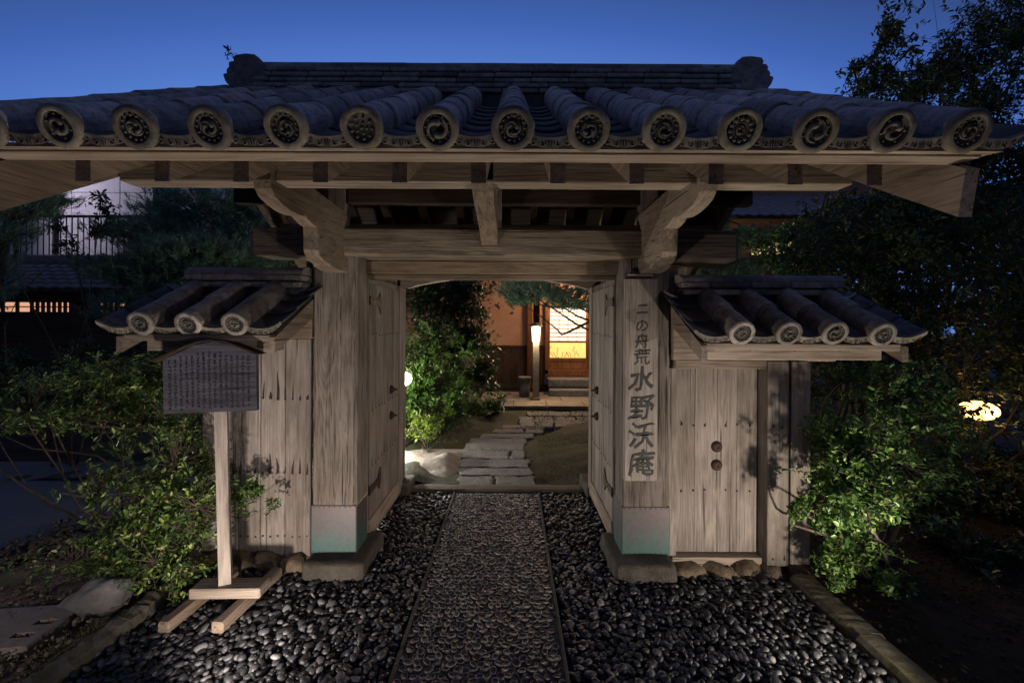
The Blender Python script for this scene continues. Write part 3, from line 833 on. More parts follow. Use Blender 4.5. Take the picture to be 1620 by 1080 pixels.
# ridge: flat courses, then rounded capping tiles, ornament at each end
def cap_tile(L, r, h):
    v = []; f = []; n = 8
    for x in (0, L):
        for k in range(n + 1):
            a = PI * k / n; v.append((x, -r * math.cos(a), h * math.sin(a)))
        v.append((x, r, -.012)); v.append((x, -r, -.012))
    m = n + 3
    for k in range(m): k2 = (k + 1) % m; f.append((k, k2, m + k2, m + k))
    f.append(tuple(range(m))[::-1]); f.append(tuple(range(m, 2 * m)))
    f = [q[::-1] for q in f]
    return mesh('ridge_cap', v, f, TILER)
def ridge(par, x0, x1, yc, zb, courses, ch_, hw, caph, seg, seed, over=.0):
    R = random.Random(seed)
    for c in range(courses):
        z = zb + c * ch_; h_ = hw - c * .007; x = x0 - R.uniform(0, seg * .6)
        while x < x1:
            a, b_ = max(x, x0), min(x + seg, x1); x += seg
            if b_ - a < .03: continue
            for s in (-1, 1):
                j = R.uniform(-.004, .004)
                if s < 0: MB().box(a + .0015, b_ - .0015, yc - h_ + j, yc - .002, z, z + ch_ - (.014 if courses < 3 else .009), .006).build('ridge_tile', TILER, par)
                else: MB().box(a + .0015, b_ - .0015, yc + .002, yc + h_ + j, z, z + ch_ - (.014 if courses < 3 else .009), .006).build('ridge_tile', TILER, par)
    z = zb + courses * ch_; x = x0; cm = cap_tile(seg - .003, hw - courses * .007 - .006, caph)
    n = max(1, round((x1 - x0) / seg)); sg = (x1 - x0) / n
    for i in range(n): put('ridge_cap', cm, par, (x0 + i * sg, yc, z + R.uniform(-.002, .002)), (0, R.uniform(-.006, .006), 0), scale=(sg / seg * 1.012, 1, 1))
bx('ridge_bed', -1.72, 1.76, 3.04, 3.26, 3.10, 3.235, TILEP, gate, .01)
ridge(gate, -1.60, 1.66, 3.15, 3.225, 5, .0385, .13, .055, .25, 5)
def ornament(s):
    b = MB()
    # outline in (x, z), mirrored; stacked rolls with a raised cap block
    P = [(0, 0), (.10, 0), (.155, .035), (.185, .075), (.200, .118), (.175, .124), (.178, .15), (.168, .168), (.160, .172), (.163, .195), (.150, .212), (.128, .214),
         (.132, .236), (.118, .258), (.05, .268), (-.01, .262), (-.045, .235), (-.075, .19), (-.09, .10), (-.08, 0)]
    P = [(x * s, z) for x, z in P]
    n = len(P); v = []; f = []
    for (y, k) in ((-.115, .90), (-.10, 1.), (.10, 1.), (.115, .90)):
        for x, z in P: v.append(((x - .05 * s) * k + .05 * s, y, (z - .12) * k + .12))
    for L in range(3):
        for i in range(n): j = (i + 1) % n; f.append((L * n + i, L * n + j, (L + 1) * n + j, (L + 1) * n + i))
    f.append(tuple(range(n))[::-1]); f.append(tuple(range(3 * n, 4 * n)))
    b.add(v, f)
    for (x, z, r) in ((.125, .065, .045), (.13, .145, .030), (.115, .192, .026), (.06, .225, .035)):
        0 and b.lathe([(r * 1., -.118), (r * .95, -.135), (r * .6, -.142), (r * .5, -.132), (r * .1, -.132)], 14, 0, 'y', (x * s, 0, z))
    me = b.mesh('ridge_ornament', TILER)
    bb = bmesh.new(); bb.from_mesh(me); bmesh.ops.recalc_face_normals(bb, faces=bb.faces); bb.to_mesh(me); bb.free()
    return me
put('ridge_ornament', ornament(-1), gate, (-1.61, 3.14, 3.235), scale=(1., .9, .96)); put('ridge_ornament', ornament(1), gate, (1.68, 3.14, 3.235), scale=(1., .9, .96))

# ------------------------------------------------------------------ door leaves
def door_leaf(s):
    X = -.945 if s < 0 else .905
    t = .045; x0, x1 = (X - t, X) if s < 0 else (X, X + t)
    fx = x1 if s < 0 else x0                     # face seen
    base = bx('door_leaf', x0 + .004 * (s > 0), x1 - .004 * (s < 0), 3.44, 4.47, .05, 2.045, WZ, gate, .004)
    ys = [3.445, 3.61, 3.80, 3.98, 4.15, 4.33]
    for i in range(5):
        a, b_ = (fx - .006, fx + .004) if s < 0 else (fx - .004, fx + .006)
        MB().box(a, b_, ys[i] + .002, ys[i + 1] - .002, .20, 1.99, .002).build('door_plank', WZ, base)
    a, b_ = (fx - .006, fx + .014) if s < 0 else (fx - .014, fx + .006)
    MB().box(a, b_, 4.335, 4.468, .055, 2.04, .004).build('door_stile', WZ, base)
    MB().box(a, b_, 3.447, 4.333, .055, .197, .004).build('door_rail', WYB, base)
    # iron straps with forked ends
    d = -s
    for z, fl in ((1.86, -1), (.42, 1)):
        out = [(3.44, -.035), (3.60, -.022), (3.66, -.03), (3.72, -.10), (3.745, -.03), (3.735, .03), (3.70, .075), (3.66, .03), (3.60, .022), (3.44, .035)]
        o = [(y, z + q * (1 if fl < 0 else -1)) for y, q in out]
        if fl > 0: o = o[::-1]
        MB().prism(o, *sorted((fx + d * .004, fx + d * .012))).build('iron_strap', IRON, base)
    # paired domed bosses
    for z in (1.10, .87):
        bsm = MB(); bsm.lathe([(.038, 0), (.036, .012), (.022, .028), (.010, .034), (.007, .055), (.002, .060)], 14, 0, 'x')
        o = bsm.build('door_boss', IRON, base, True); o.location = (fx + d * .006, 4.05, z)
        if d < 0: o.rotation_euler = (0, 0, PI)
    nb = MB(); sb = MB()
    for z in (1.60, 1.02, .60):
        for y in np.arange(3.52, 4.32, .085):
            zz = z + random.uniform(-.01, .01); xa, xb = sorted((fx + d * .002, fx + d * .009))
            nb.box(xa, xb, y - .006, y + .006, zz - .006, zz + .006, .002)
            if z < 1.1:
                L = random.uniform(.04, .16); xa, xb = sorted((fx + d * .002, fx + d * .0049))
                sb.prism([(y - .006, zz - .01), (y + .006, zz - .01), (y + .002, zz - .01 + L), (y - .002, zz - .01 + L)], xa, xb)
    o = nb.build('nail_heads', IRON, base); o['kind'] = 'stuff'
    o = sb.build('nail_stains', STAINM, base); o['kind'] = 'stuff'
for s in (-1, 1): door_leaf(s)

# ================================================================== WINGS
def nails(par, pts, face_y, up=.0, w_=.006, stain=(.05, .14)):
    nb = MB(); sb = MB()
    for (x, z) in pts:
        nb.box(x - .006, x + .006, face_y - .007, face_y + .002, z - .006, z + .006, .002)
        if stain:
            if random.random() < .28: continue
            L = stain[0] * .5 + (stain[1] - stain[0] * .5) * random.random() ** 1.6; q = random.uniform(.003, .010)
            sb.prism([(x - q, z - .01), (x + q, z - .01), (x + q * .7 + .002, z + L * .35), (x + random.uniform(-.012, .012), z + L), (x - q * .8, z + L * .30)], face_y - .0022, face_y + .001, 'y')
    o = nb.build('nail_heads', IRON, par); o['kind'] = 'stuff'
    if stain: o = sb.build('nail_stains', STAINM, par); o['kind'] = 'stuff'

TH2 = math.atan(.47)
def wing_roof(par, xs, pans, xa, xb, dz, kinds, ridge_x, side):
    tiled_slope(par, xs, 2.60, 1.69 + dz, TH2, 2, 3, pans, EAVEW, kinds, exposure=.20, Lr=.262)
    rear_slope(par, xs, pans, 3.70, 1.69 + dz, TH2, 2, 3)
    z = lambda y: 1.565 + dz + .47 * (y - 2.68)
    MB().prism([(2.66, z(2.66) + .052), (3.15, z(3.15) + .052), (3.15, z(3.15) + .068), (2.66, z(2.66) + .068)], xa, xb).build('roof_board', WXB, par)
    MB().prism([(3.64, z(2.66) + .052), (3.64, z(2.66) + .068), (3.151, z(3.15) + .068), (3.151, z(3.15) + .052)], xa, xb).build('roof_board', WXB, par)
    rm = MB().prism([(2.69, z(2.69)), (3.15, z(3.15)), (3.15, z(3.15) + .05), (2.69, z(2.69) + .05)], -.027, .027).mesh('rafter', WYL)
    n = int((xb - xa) / .27)
    for i in range(n + 1): put('rafter', rm, par, (xa + .05 + (xb - xa - .10) * i / n, 0, 0))
    bx('eave_fascia', xa, xb, 2.655, 2.69, z(2.69) + .012, z(2.69) + .05, WXL, par, .003)
    bx('wall_plate', xa + .06, xb - .04, 2.76, 2.86, z(2.76) - .085, z(2.76) - .002, WXL, par, .004)
    bx('ridge_bed', ridge_x[0], ridge_x[1], 3.08, 3.22, 1.82 + dz, 1.93 + dz, TILEP, par, .006)
    ridge(par, ridge_x[0], ridge_x[1], 3.15, 1.925 + dz, 2, .050, .125, .044, .27, int(abs(xa) * 100), )
    for x in (xa - .02, xb - .02):
        MB().prism([(2.64, z(2.64) - .03), (3.15, z(3.15) - .06), (3.15, z(3.15) + .07), (2.64, z(2.64) + .06)], x, x + .035).build('bargeboard', WYB, par)

lw = thing('plank_wall', 'low plank wall under a small tiled roof at the left of the gate, behind the notice board', 'wall', (-1.65, 3.2, 0))
pxs = [-1.94, -1.79, -1.632, -1.457, -1.272]
for a, b_ in zip(pxs[:-1], pxs[1:]):
    MB().box(a + .003, b_ - .003, 3.20 + random.uniform(-.006, .004), 3.235, .05, 1.58, .006).build('wall_plank', WZ, lw)
bx('corner_post', -2.03, -1.943, 3.185, 3.28, .05, 1.60, WZ, lw, .005)
bx('wall_rail', -2.0, -1.25, 3.236, 3.30, .30, .40, WXB, lw); bx('wall_rail', -2.0, -1.25, 3.236, 3.30, 1.30, 1.40, WXB, lw)
bx('top_rail', -2.06, -1.25, 3.15, 3.29, 1.581, 1.80, WXB, lw)
pts = [(x, z + random.uniform(-.006, .006)) for z in (.19, .64, 1.16) for x in np.arange(-1.92, -1.28, .052)]
nails(lw, [p for p in pts if p[1] < .3], 3.20, stain=None); nails(lw, [p for p in pts if p[1] > .3], 3.194, stain=(.05, .20))
for i, (x, wd) in enumerate(((-1.93, .10), (-1.74, .13), (-1.54, .11), (-1.37, .09))):
    put('footing_stone', rock_mesh('footing_stone', wd, .12, .09, ST_WARM, 60 + i, 3, .10, box=.45), lw, (x, 3.19, .0))
wing_roof(lw, [-1.975, -1.705, -1.44], [-2.11, -1.84, -1.57, -1.305], -2.14, -1.255, 0., 'CAC', (-2.06, -1.27), -1)

bx('end_board', -1.315, -1.246, 3.20, 3.25, 1.60, 2.12, WZ, lw, .004)
rw = thing('side_gate', 'small plank side door under its own tiled roof at the right of the main gate', 'gate', (1.75, 3.2, 0))
bx('end_board', 1.232, 1.30, 3.20, 3.25, 1.56, 2.08, WZ, rw, .004)
dr = bx('side_door', 1.30, 1.884, 3.25, 3.29, .075, 1.385, WZ, rw, .003)
dxs = [1.302, 1.44, 1.60, 1.74, 1.882]
for a, b_ in zip(dxs[:-1], dxs[1:]): MB().box(a, b_ - .0015, 3.238, 3.252, .078, 1.383, .0015).build('door_plank', WZ, dr)
for z in (.825, .695):
    o = MB().lathe([(.040, 0), (.038, -.010), (.026, -.022), (.012, -.026), (.010, -.018), (.001, -.018)][::-1], 20, 0, 'y').build('door_boss', IRON, dr, True); o.location = (1.595, 3.240, z)
nails(dr, [(x, z + random.uniform(-.006, .006)) for z in (.98, .515) for x in (1.345, 1.43, 1.51, 1.66, 1.74, 1.83)], 3.238, stain=(.01, .06))
bx('door_sill', 1.26, 1.888, 3.17, 3.33, .005, .070, WXL, rw, .005)
bx('door_head', 1.26, 1.892, 3.13, 3.27, 1.388, 1.447, WXL, rw, .004)
bx('door_post', 1.235, 1.298, 3.20, 3.33, .03, 1.387, WZ, rw, .004)
bx('door_post', 1.894, 2.040, 3.12, 3.34, .035, 1.447, WZ, rw, .006)
bx('corner_post', 2.060, 2.196, 3.13, 3.36, .04, 1.447, WZ, rw, .006)
nails(rw, [(1.93, 1.0), (1.99, .99), (1.93, .56), (1.93, .09), (2.01, .09)], 3.12, stain=(.02, .07))
bx('top_rail', 1.24, 2.30, 3.12, 3.30, 1.449, 1.74, WXL, rw)
bx('beam_end', 2.02, 2.21, 2.90, 3.11, 1.462, 1.492, WYB, rw, .01)
for i, (x, wd, h_) in enumerate(((1.35, .13, .10), (1.56, .14, .10), (1.77, .11, .10), (1.95, .10, .09))):
    put('footing_stone', rock_mesh('footing_stone', wd, .13, h_, ST_WARM, 80 + i, 3, .12, box=.4), rw, (x, 3.16 - .02 * (i % 2), -.045 if i < 3 else -.05))
put('plinth_stone', rock_mesh('plinth_stone', .10, .14, .10, ST_BASE, 91, 3, .04, box=.7), rw, (2.13, 3.17, -.05))
wing_roof(rw, [1.435, 1.705, 1.97, 2.24], [1.30, 1.57, 1.84, 2.105, 2.375], 1.255, 2.42, -.035, 'CAEA', (1.27, 2.36), 1)

# ================================================================== NAME PLAQUE
pl = thing('name_plaque', 'tall weathered wooden name board with carved characters hung on the right gate post', 'sign', (1.0, 3.12, 1.3))
pb = bx('board', .903, 1.130, 3.098, 3.143, .625, 2.005, WZ, pl, .006)
pb.rotation_euler = (0, 0, 0)
def char(c, size, x, z, par, y=3.0975, mat=INK, off=.003, wsc=1.0, name='character', depth=.0022):
    cu = bpy.data.curves.new('t', 'FONT'); cu.body = c; cu.size = size; cu.align_x = 'CENTER'; cu.align_y = 'CENTER'; cu.extrude = depth; cu.bevel_depth = off * .55; cu.bevel_resolution = 0
    cu.resolution_u = 2
    t = bpy.data.objects.new('t', cu); col.objects.link(t); bpy.context.view_layer.update()
    me = bpy.data.meshes.new_from_object(t); bpy.data.objects.remove(t)
    me.materials.clear(); me.materials.append(mat)
    ph = ord(c[0]) % 7
    for v in me.vertices:     # brush-cut irregularity
        x_, y_ = v.co.x / size, v.co.y / size
        v.co.x += size * (.030 * math.sin(y_ * 9 + ph) + .016 * math.sin(x_ * 23 + y_ * 17 + ph)) + v.co.y * .07
        v.co.y += size * (.028 * math.sin(x_ * 10 + ph * 2) + .014 * math.sin(y_ * 27 - x_ * 13)) + v.co.x * .06
    return put(name, me, par, (x, y, z), (math.radians(90), 0, 0), scale=(wsc, 1, 1))
for c, sz, z in (('二', .085, 1.79), ('の', .10, 1.675), ('舟', .10, 1.57), ('荒', .115, 1.465), ('水', .175, 1.305), ('野', .175, 1.115), ('沃', .18, .925), ('庵', .18, .735)):
    char(c, sz, 1.02, z, pl, off=.0045 if sz > .15 else .001)
MB().tube([(.93, 3.125, 2.03), (1.10, 3.125, 2.03)], .012, 8).build('hanging_peg', WX, pl)
# ================================================================== NOTICE BOARD
nb_ = thing('notice_board', 'wooden notice board with small roof and faded writing on a footed post', 'sign', (-1.6, 2.72, 0))
A = math.radians(0)
def rotz(o, ang, c=(-1.60, 2.66)):
    pass
bd = MB().prism([(-.25, 0), (.25, .0), (.25, .330), (.12, .388), (.02, .405), (-.08, .388), (-.25, .306)], -.018, .018, 'y').build('board', BRD, None)
bd.parent = nb_; bd.location = (-.0, -.08, 1.175); bd.rotation_euler = (0, math.radians(-1.2), math.radians(7))
MB().prism([(-.29, .308), (-.27, .298), (-.14, .366), (-.06, .398), (.02, .408), (.10, .400), (.18, .366), (.27, .325), (.285, .330), (.18, .375), (.10, .409), (.02, .418), (-.06, .407), (-.14, .375)][::-1], -.06, .045, 'y').build('board_roof', DKX, bd)
gm = MB(); rg = random.Random(3)
for c in range(15):
    x = -.215 + c * .0302
    z = .015 + rg.uniform(0, .02); top = .30 + .05 * (1 - abs(c - 7.5) / 8)
    while z < top:
        h_ = rg.uniform(.011, .016); wd = rg.uniform(.011, .016)
        for k in range(rg.randint(3, 5)):
            if rg.random() < .5: zz = z + rg.uniform(0, h_); gm.box(x - wd / 2, x + wd / 2 * rg.uniform(.4, 1), -.0192, -.0175, zz, zz + .0034, .0001)
            else: xx = x + rg.uniform(-wd / 2, wd / 2); gm.box(xx, xx + .0034, -.0192, -.0175, z, z + h_ * rg.uniform(.5, 1), .0001)
        z += h_ + rg.uniform(.003, .006)
o = gm.build('faded_writing', plain('faded_ink', (.010, .010, .014), .8), bd); o['kind'] = 'stuff'
pm = MB().prism([(-.032, -.032), (.032, -.032), (.032, .032), (-.032, .032)], .10, 1.20, 'z').build('post', WZ, nb_)
pm.matrix_parent_inverse = Matrix.Identity(4); pm.location = (.03, .01, 0); pm.rotation_euler = (0, math.radians(-1.5), math.radians(24))
cb = MB().box(-.20, .21, -.065, .065, .075, .135, .008).build('cross_foot', WXL, nb_); cb.matrix_parent_inverse = Matrix.Identity(4); cb.location = (.055, 0, 0); cb.rotation_euler = (0, 0, math.radians(2))
for x in (-.12, .17):
    f_ = MB().box(-.035, .035, -.27, .30, .012, .075, .010).build('foot', WYL, nb_); f_.matrix_parent_inverse = Matrix.Identity(4); f_.location = (x, 0, 0); f_.rotation_euler = (0, 0, math.radians(-4))

# ================================================================== PLANTS
LB = np.array([[0, 0, 0], [.28, -.5, .10], [.30, 0, -.02], [.28, .5, .10], [.68, -.42, .08], [.70, 0, -.04], [.68, .42, .08], [1, 0, -.06]])
LF = [(0, 1, 2), (0, 2, 3), (1, 4, 5), (1, 5, 2), (2, 5, 6), (2, 6, 3), (4, 7, 5), (5, 7, 6)]
def leaves(name, P, A, L, W, mat, par, rnd=RNG, simple=False):
    """P origins, A axes (unit), L lengths, W widths"""
    n = len(P); up = rnd.normal(size=(n, 3)) * .55 + np.array([0, 0, 1.]); 
    S = np.cross(A, up); S /= np.linalg.norm(S, axis=1, keepdims=True) + 1e-9; Nn = np.cross(S, A)
    if simple: B = np.array([[0, 0, 0], [.45, -.5, .06], [1, 0, 0], [.45, .5, .06]]); F0 = np.array([(0, 1, 2), (0, 2, 3)])
    else: B = LB; F0 = np.array(LF)
    V = P[:, None] + A[:, None] * (B[None, :, :1] * L[:, None, None]) + S[:, None] * (B[None, :, 1:2] * W[:, None, None]) + Nn[:, None] * (B[None, :, 2:] * L[:, None, None])
    F = (F0[None] + (np.arange(n) * len(B))[:, None, None]).reshape(-1, 3)
    return put(name, npmesh(name, V.reshape(-1, 3), F, mat), par)
def unit(v): return v / (np.linalg.norm(v, axis=-1, keepdims=True) + 1e-9)

def bend(a, b, k, r, amp=.12):
    a = np.array(a, float); b = np.array(b, float); L = np.linalg.norm(b - a); pts = []
    o = r.normal(size=3) * amp * L; o2 = r.normal(size=3) * amp * .5 * L
    for i in range(k + 1):
        t = i / k; pts.append(a + (b - a) * t + o * math.sin(PI * t) + o2 * math.sin(2 * PI * t))
    return pts

def shrub(name, label, cat, base, blobs, nclus, per, L, W, mat, bark=BARK, seed=1, stems=5, srad=.012, group=None, simple=False, droop=.1, twigs=True, upright=.5, sheet_=.0):
    """blobs: (centre, radii, weight). Leaf whorls on twigs that grow from arching stems."""
    r = np.random.default_rng(seed)
    t = thing(name, label, cat, base, group)
    B0 = np.array(base, float); wts = np.array([b[2] for b in blobs], float); wts /= wts.sum()
    mb = MB(); nodes = []
    for bi, (c, rad, wg) in enumerate(blobs):
        c = np.array(c, float); rad = np.array(rad, float)
        for s in range(max(1, stems // 2 if bi else stems)):
            end = c + r.uniform(-.6, .6, 3) * rad
            st = B0 + np.array([r.normal() * .07, r.normal() * .07, 0])
            pts = bend(st, end, 8, r, .10)
            pts = [p + np.array([0, 0, 0]) for p in pts]
            mb.tube(pts, [srad * (1 - .75 * i / 8) * r.uniform(.7, 1.1) for i in range(9)], 5)
            for i, p in enumerate(pts[3:]): nodes.append(p)
    nodes = np.array(nodes)
    ci = r.choice(len(blobs), nclus, p=wts); C = []
    k = 0
    while k < nclus:       # sprays: rows of whorls running out from the blob's heart
        c, rad, wg = blobs[ci[k]]; rad = np.array(rad)
        d = unit(r.normal(size=3) + np.array([0, 0, .15])); m_ = int(r.integers(4, 9)); q0 = r.uniform(.15, .7); q1 = q0 + r.uniform(.35, .75); cv = r.normal(size=3) * .22
        for j in range(m_):
            t_ = j / (m_ - 1); q = q0 + (q1 - q0) * t_
            C.append(np.array(c) + (d * q + cv * t_ * t_) * rad * 1.05 + r.normal(size=3) * .012 + np.array([0, 0, -.10 * t_ * t_ * rad[2]]))
        k += m_
    C = C[:nclus]
    C = np.array(C); C[:, 2] = np.maximum(C[:, 2], .03)
    D = np.empty_like(C)
    for k in range(nclus):
        j = np.argmin(((nodes - C[k]) ** 2).sum(1) + r.uniform(0, .01)); v = C[k] - nodes[j]
        D[k] = v
        if twigs and k % (1 if nclus < 1500 else 2) == 0: mb.tube([nodes[j], nodes[j] + v * .55 + r.normal(size=3) * .02, C[k]], [.0035, .0025, .0012], 3, cap=False)
    D = unit(D) * .8 + r.normal(size=D.shape) * .5; D[:, 2] += upright; D = unit(D)
    # whorl of leaves around each twig tip and along it
    P = np.repeat(C, per, 0); DD = np.repeat(D, per, 0); n = len(P)
    back = r.uniform(0, 1, n) ** 1.5 * L * 2.4
    P = P - DD * back[:, None] + r.normal(size=(n, 3)) * L * .12
    perp = r.normal(size=(n, 3)); perp -= (perp * DD).sum(1, keepdims=True) * DD; perp = unit(perp)
    A = unit(DD * r.uniform(.25, .9, n)[:, None] + perp * .95 + np.array([0, 0, -droop]))
    ll = L * r.uniform(.4, 1.3, n)
    leaves('foliage', P, A, ll, ll * W * r.uniform(.85, 1.15, n), mat, t, r, simple)
    mb.build('stems', bark, t, True)
    return t

def needles(name, C, D, per, L, wd, mat, par, r, spread=1.):
    P = np.repeat(C, per, 0); DD = np.repeat(D, per, 0); n = len(P)
    perp = r.normal(size=(n, 3)); A = unit(DD + perp * .55 * spread)
    P = P - DD * (r.uniform(0, 1, n) * L * .9)[:, None]
    S = unit(np.cross(A, r.normal(size=(n, 3)))) * wd; ll = (L * r.uniform(.7, 1.15, n))[:, None]
    V = np.stack([P - S, P + S, P + A * ll], 1).reshape(-1, 3)
    return put(name, npmesh(name, V, np.arange(3 * n).reshape(-1, 3), mat), par)

def pine(label, base, trunk, pads, ntuft, per, L, seed, wd=.0022, tr=.07):
    r = np.random.default_rng(seed); t = thing('pine_tree', label, 'pine tree', base, 'pine trees')
    mb = MB(); n = len(trunk); mb.tube(trunk, [tr * (1 - .6 * i / (n - 1)) for i in range(n)], 9)
    C = []; D = []; bm_ = MB(); W = sum(p[1][0] * p[1][1] for p in pads); T = np.array(trunk)
    for c, rad in pads:
        c = np.array(c); rad = np.array(rad); j = np.argmin(((T - c) ** 2).sum(1))
        for q in range(3):
            e = c + r.uniform(-.7, .7, 3) * rad * np.array([1, 1, .3]); bm_.tube(bend(T[j], e, 6, r, .12), [.028 * (1 - .13 * i) for i in range(7)], 5)
        k = int(ntuft * rad[0] * rad[1] / W)
        d = unit(r.normal(size=(k, 3))); q = r.uniform(.3, 1, k)[:, None] ** .5
        p = c + d * q * rad * (1 + .15 * r.normal(size=(k, 1))); C.append(p)
        dd = d * np.array([.8, .8, .5]) + np.array([0, 0, .75]) + r.normal(size=(k, 3)) * .3; D.append(unit(dd))
        for i in range(0, k, 3): bm_.tube([c + (p[i] - c) * .3 + np.array([0, 0, -rad[2] * .4]), p[i]], [.006, .003], 3, cap=False)
    mb.build('trunk', BARK, t, True); bm_.build('branches', BARK, t, True)
    needles('needles', np.concatenate(C), np.concatenate(D), per, L, wd, NEED, t, r)
    return t

# near bushes either side
def XP(px, D): return (px - 812) * D / 720 + .135
def ZP(py, D): return 1.7 - (py - 510) * D / 720
def Q(px, py, D): return (XP(px, D), D, ZP(py, D))
def blobs(lst): return [(Q(px, py, D), (rx * D / 720, ry_, rz * D / 720), w_) for (px, py, D, rx, ry_, rz, w_) in lst]
shrub('azalea_bush', 'low azalea bush with glossy yellow green leaves spreading over the grey rock', 'bush', (-2.35, 3.1, .03),
      blobs([(300, 800, 2.9, 60, .28, 75, 5), (215, 850, 2.85, 75, .25, 60, 4), (140, 893, 2.75, 110, .12, 22, 2.2), (270, 900, 2.75, 60, .16, 40, 2.2), (295, 690, 3.05, 60, .25, 70, 2.6), (185, 765, 3.0, 80, .2, 30, 1.2), (290, 760, 3.1, 60, .3, 90, 3)]),
      1350, 8, .036, .40, LEAF_L, seed=11, stems=5, srad=.011)
shrub('leafy_branch', 'single leafy spray reaching across the plank wall beside the notice post', 'branch', (-2.0, 3.12, .5),
      blobs([(400, 778, 3.0, 24, .05, 14, 2), (430, 795, 2.98, 24, .05, 14, 2), (375, 785, 3.05, 20, .06, 22, 1.3)]), 44, 8, .036, .42, LEAF_R, seed=12, stems=2, srad=.005)
shrub('spreading_shrub', 'wide flat shrub with pale tipped leaves over the dark bed at the left edge', 'shrub', (-3.1, 3.7, .03),
      blobs([(60, 655, 3.3, 110, .3, 22, 3), (150, 610, 3.4, 110, .3, 40, 3), (245, 590, 3.6, 50, .3, 40, 2), (235, 660, 3.5, 70, .3, 60, 2.6), (30, 600, 3.6, 50, .25, 22, 1), (-90, 640, 3.3, 60, .3, 30, 1)]),
      1150, 8, .040, .36, LEAF_L, seed=13, stems=4, srad=.012)
shrub('young_maple', 'thin twiggy sapling with drooping leaves in front of the pale railing', 'tree', (-4.9, 5.2, .0),
      blobs([(105, 385, 5.4, 42, .3, 42, 2), (75, 395, 5.4, 40, .3, 22, 1), (160, 330, 5.3, 24, .2, 26, .7), (165, 370, 5.3, 26, .2, 34, 1)]),
      64, 6, .075, .36, LEAF_D, seed=14, stems=2, srad=.016)
shrub('pittosporum_bush', 'bright green leaved bush crowding the right corner post of the side gate', 'bush', (2.62, 3.15, .03),
      blobs([(1345, 760, 2.75, 58, .2, 50, 5), (1335, 690, 2.9, 38, .2, 40, 2), (1380, 700, 3.0, 80, .28, 70, 3.5), (1440, 760, 3.0, 70, .25, 60, 2), (1322, 890, 2.85, 36, .15, 30, .8), (1385, 905, 2.8, 45, .12, 24, .7), (1262, 800, 2.85, 14, .06, 16, .35), (1400, 600, 3.3, 90, .3, 60, 2.5), (1345, 830, 2.9, 50, .2, 40, 1), (1440, 640, 3.2, 80, .25, 60, 2), (1500, 720, 3.3, 60, .25, 60, 1.5)]),
      1900, 9, .036, .48, LEAF_R, BARKL, seed=21, stems=4, srad=.017)
shrub('tall_hedge_tree', 'tall dark dense leaved tree behind the pittosporum bush at the right', 'tree', (3.6, 4.3, .03),
      blobs([(1340, 560, 4.0, 60, .4, 60, 2), (1450, 500, 4.1, 110, .5, 90, 4), (1380, 400, 4.2, 110, .5, 70, 4), (1500, 380, 4.3, 100, .5, 90, 4), (1480, 650, 4.2, 80, .4, 90, 2), (1290, 400, 4.8, 60, .4, 45, 1.6), (1590, 560, 4.4, 60, .4, 130, 2.5), (1400, 330, 4.6, 90, .4, 34, 2.2), (1480, 345, 4.5, 60, .4, 40, 1.5), (1330, 345, 5.0, 40, .3, 22, .7), (1480, 620, 3.9, 45, .25, 50, .8)]),
      3000, 9, .050, .42, LEAF_D, BARK, seed=22, stems=4, srad=.035)
shrub('evergreen_tree', 'tall evergreen with its dark crown against the sky above the right eave', 'tree', (5.0, 4.6, .0),
      blobs([(1560, 110, 4.7, 100, .5, 110, 6), (1460, 150, 4.6, 70, .4, 60, 3), (1385, 130, 4.5, 45, .25, 60, 1.1), (1410, 60, 4.5, 30, .2, 45, .5), (1600, 250, 4.7, 90, .5, 70, 4), (1480, 240, 4.7, 80, .4, 40, 2), (1640, 0, 4.7, 100, .5, 90, 3), (1350, 105, 4.5, 16, .12, 22, .15)]),
      2600, 8, .058, .34, LEAF_D, BARK, seed=23, stems=3, srad=.032)
for sx_, px_, D_ in ((0, 1590, 4.75),):
    pass
# dark undergrowth further right and left
shrub('camellia_hedge', 'dark hedge closing the view at the far right edge', 'hedge', (6.6, 5.2, .0),
      blobs([(1640, 500, 5.6, 90, .6, 200, 5), (1560, 470, 6.4, 110, .6, 150, 4), (1420, 470, 7.0, 120, .6, 110, 4), (1640, 760, 5.2, 70, .5, 90, 2), (1380, 360, 7.6, 110, .6, 50, 4), (1500, 340, 7.6, 120, .6, 70, 5), (1620, 330, 7.4, 90, .6, 90, 4), (1400, 600, 6.5, 120, .6, 80, 4)]), 4200, 9, .10, .42, LEAF_D, seed=24, stems=3, srad=.04)
shrub('low_hedge', 'dark low hedge below the lit lattice at the far left', 'hedge', (-6.6, 6.6, .0),
      blobs([(60, 590, 6.6, 120, .5, 40, 4), (200, 590, 6.2, 80, .5, 50, 3), (-60, 585, 6.4, 90, .5, 40, 2), (330, 600, 5.6, 70, .4, 90, 3), (480, 420, 6.3, 40, .3, 45, 1.2)]), 1100, 9, .075, .42, LEAF_D, seed=25, stems=3, srad=.03)

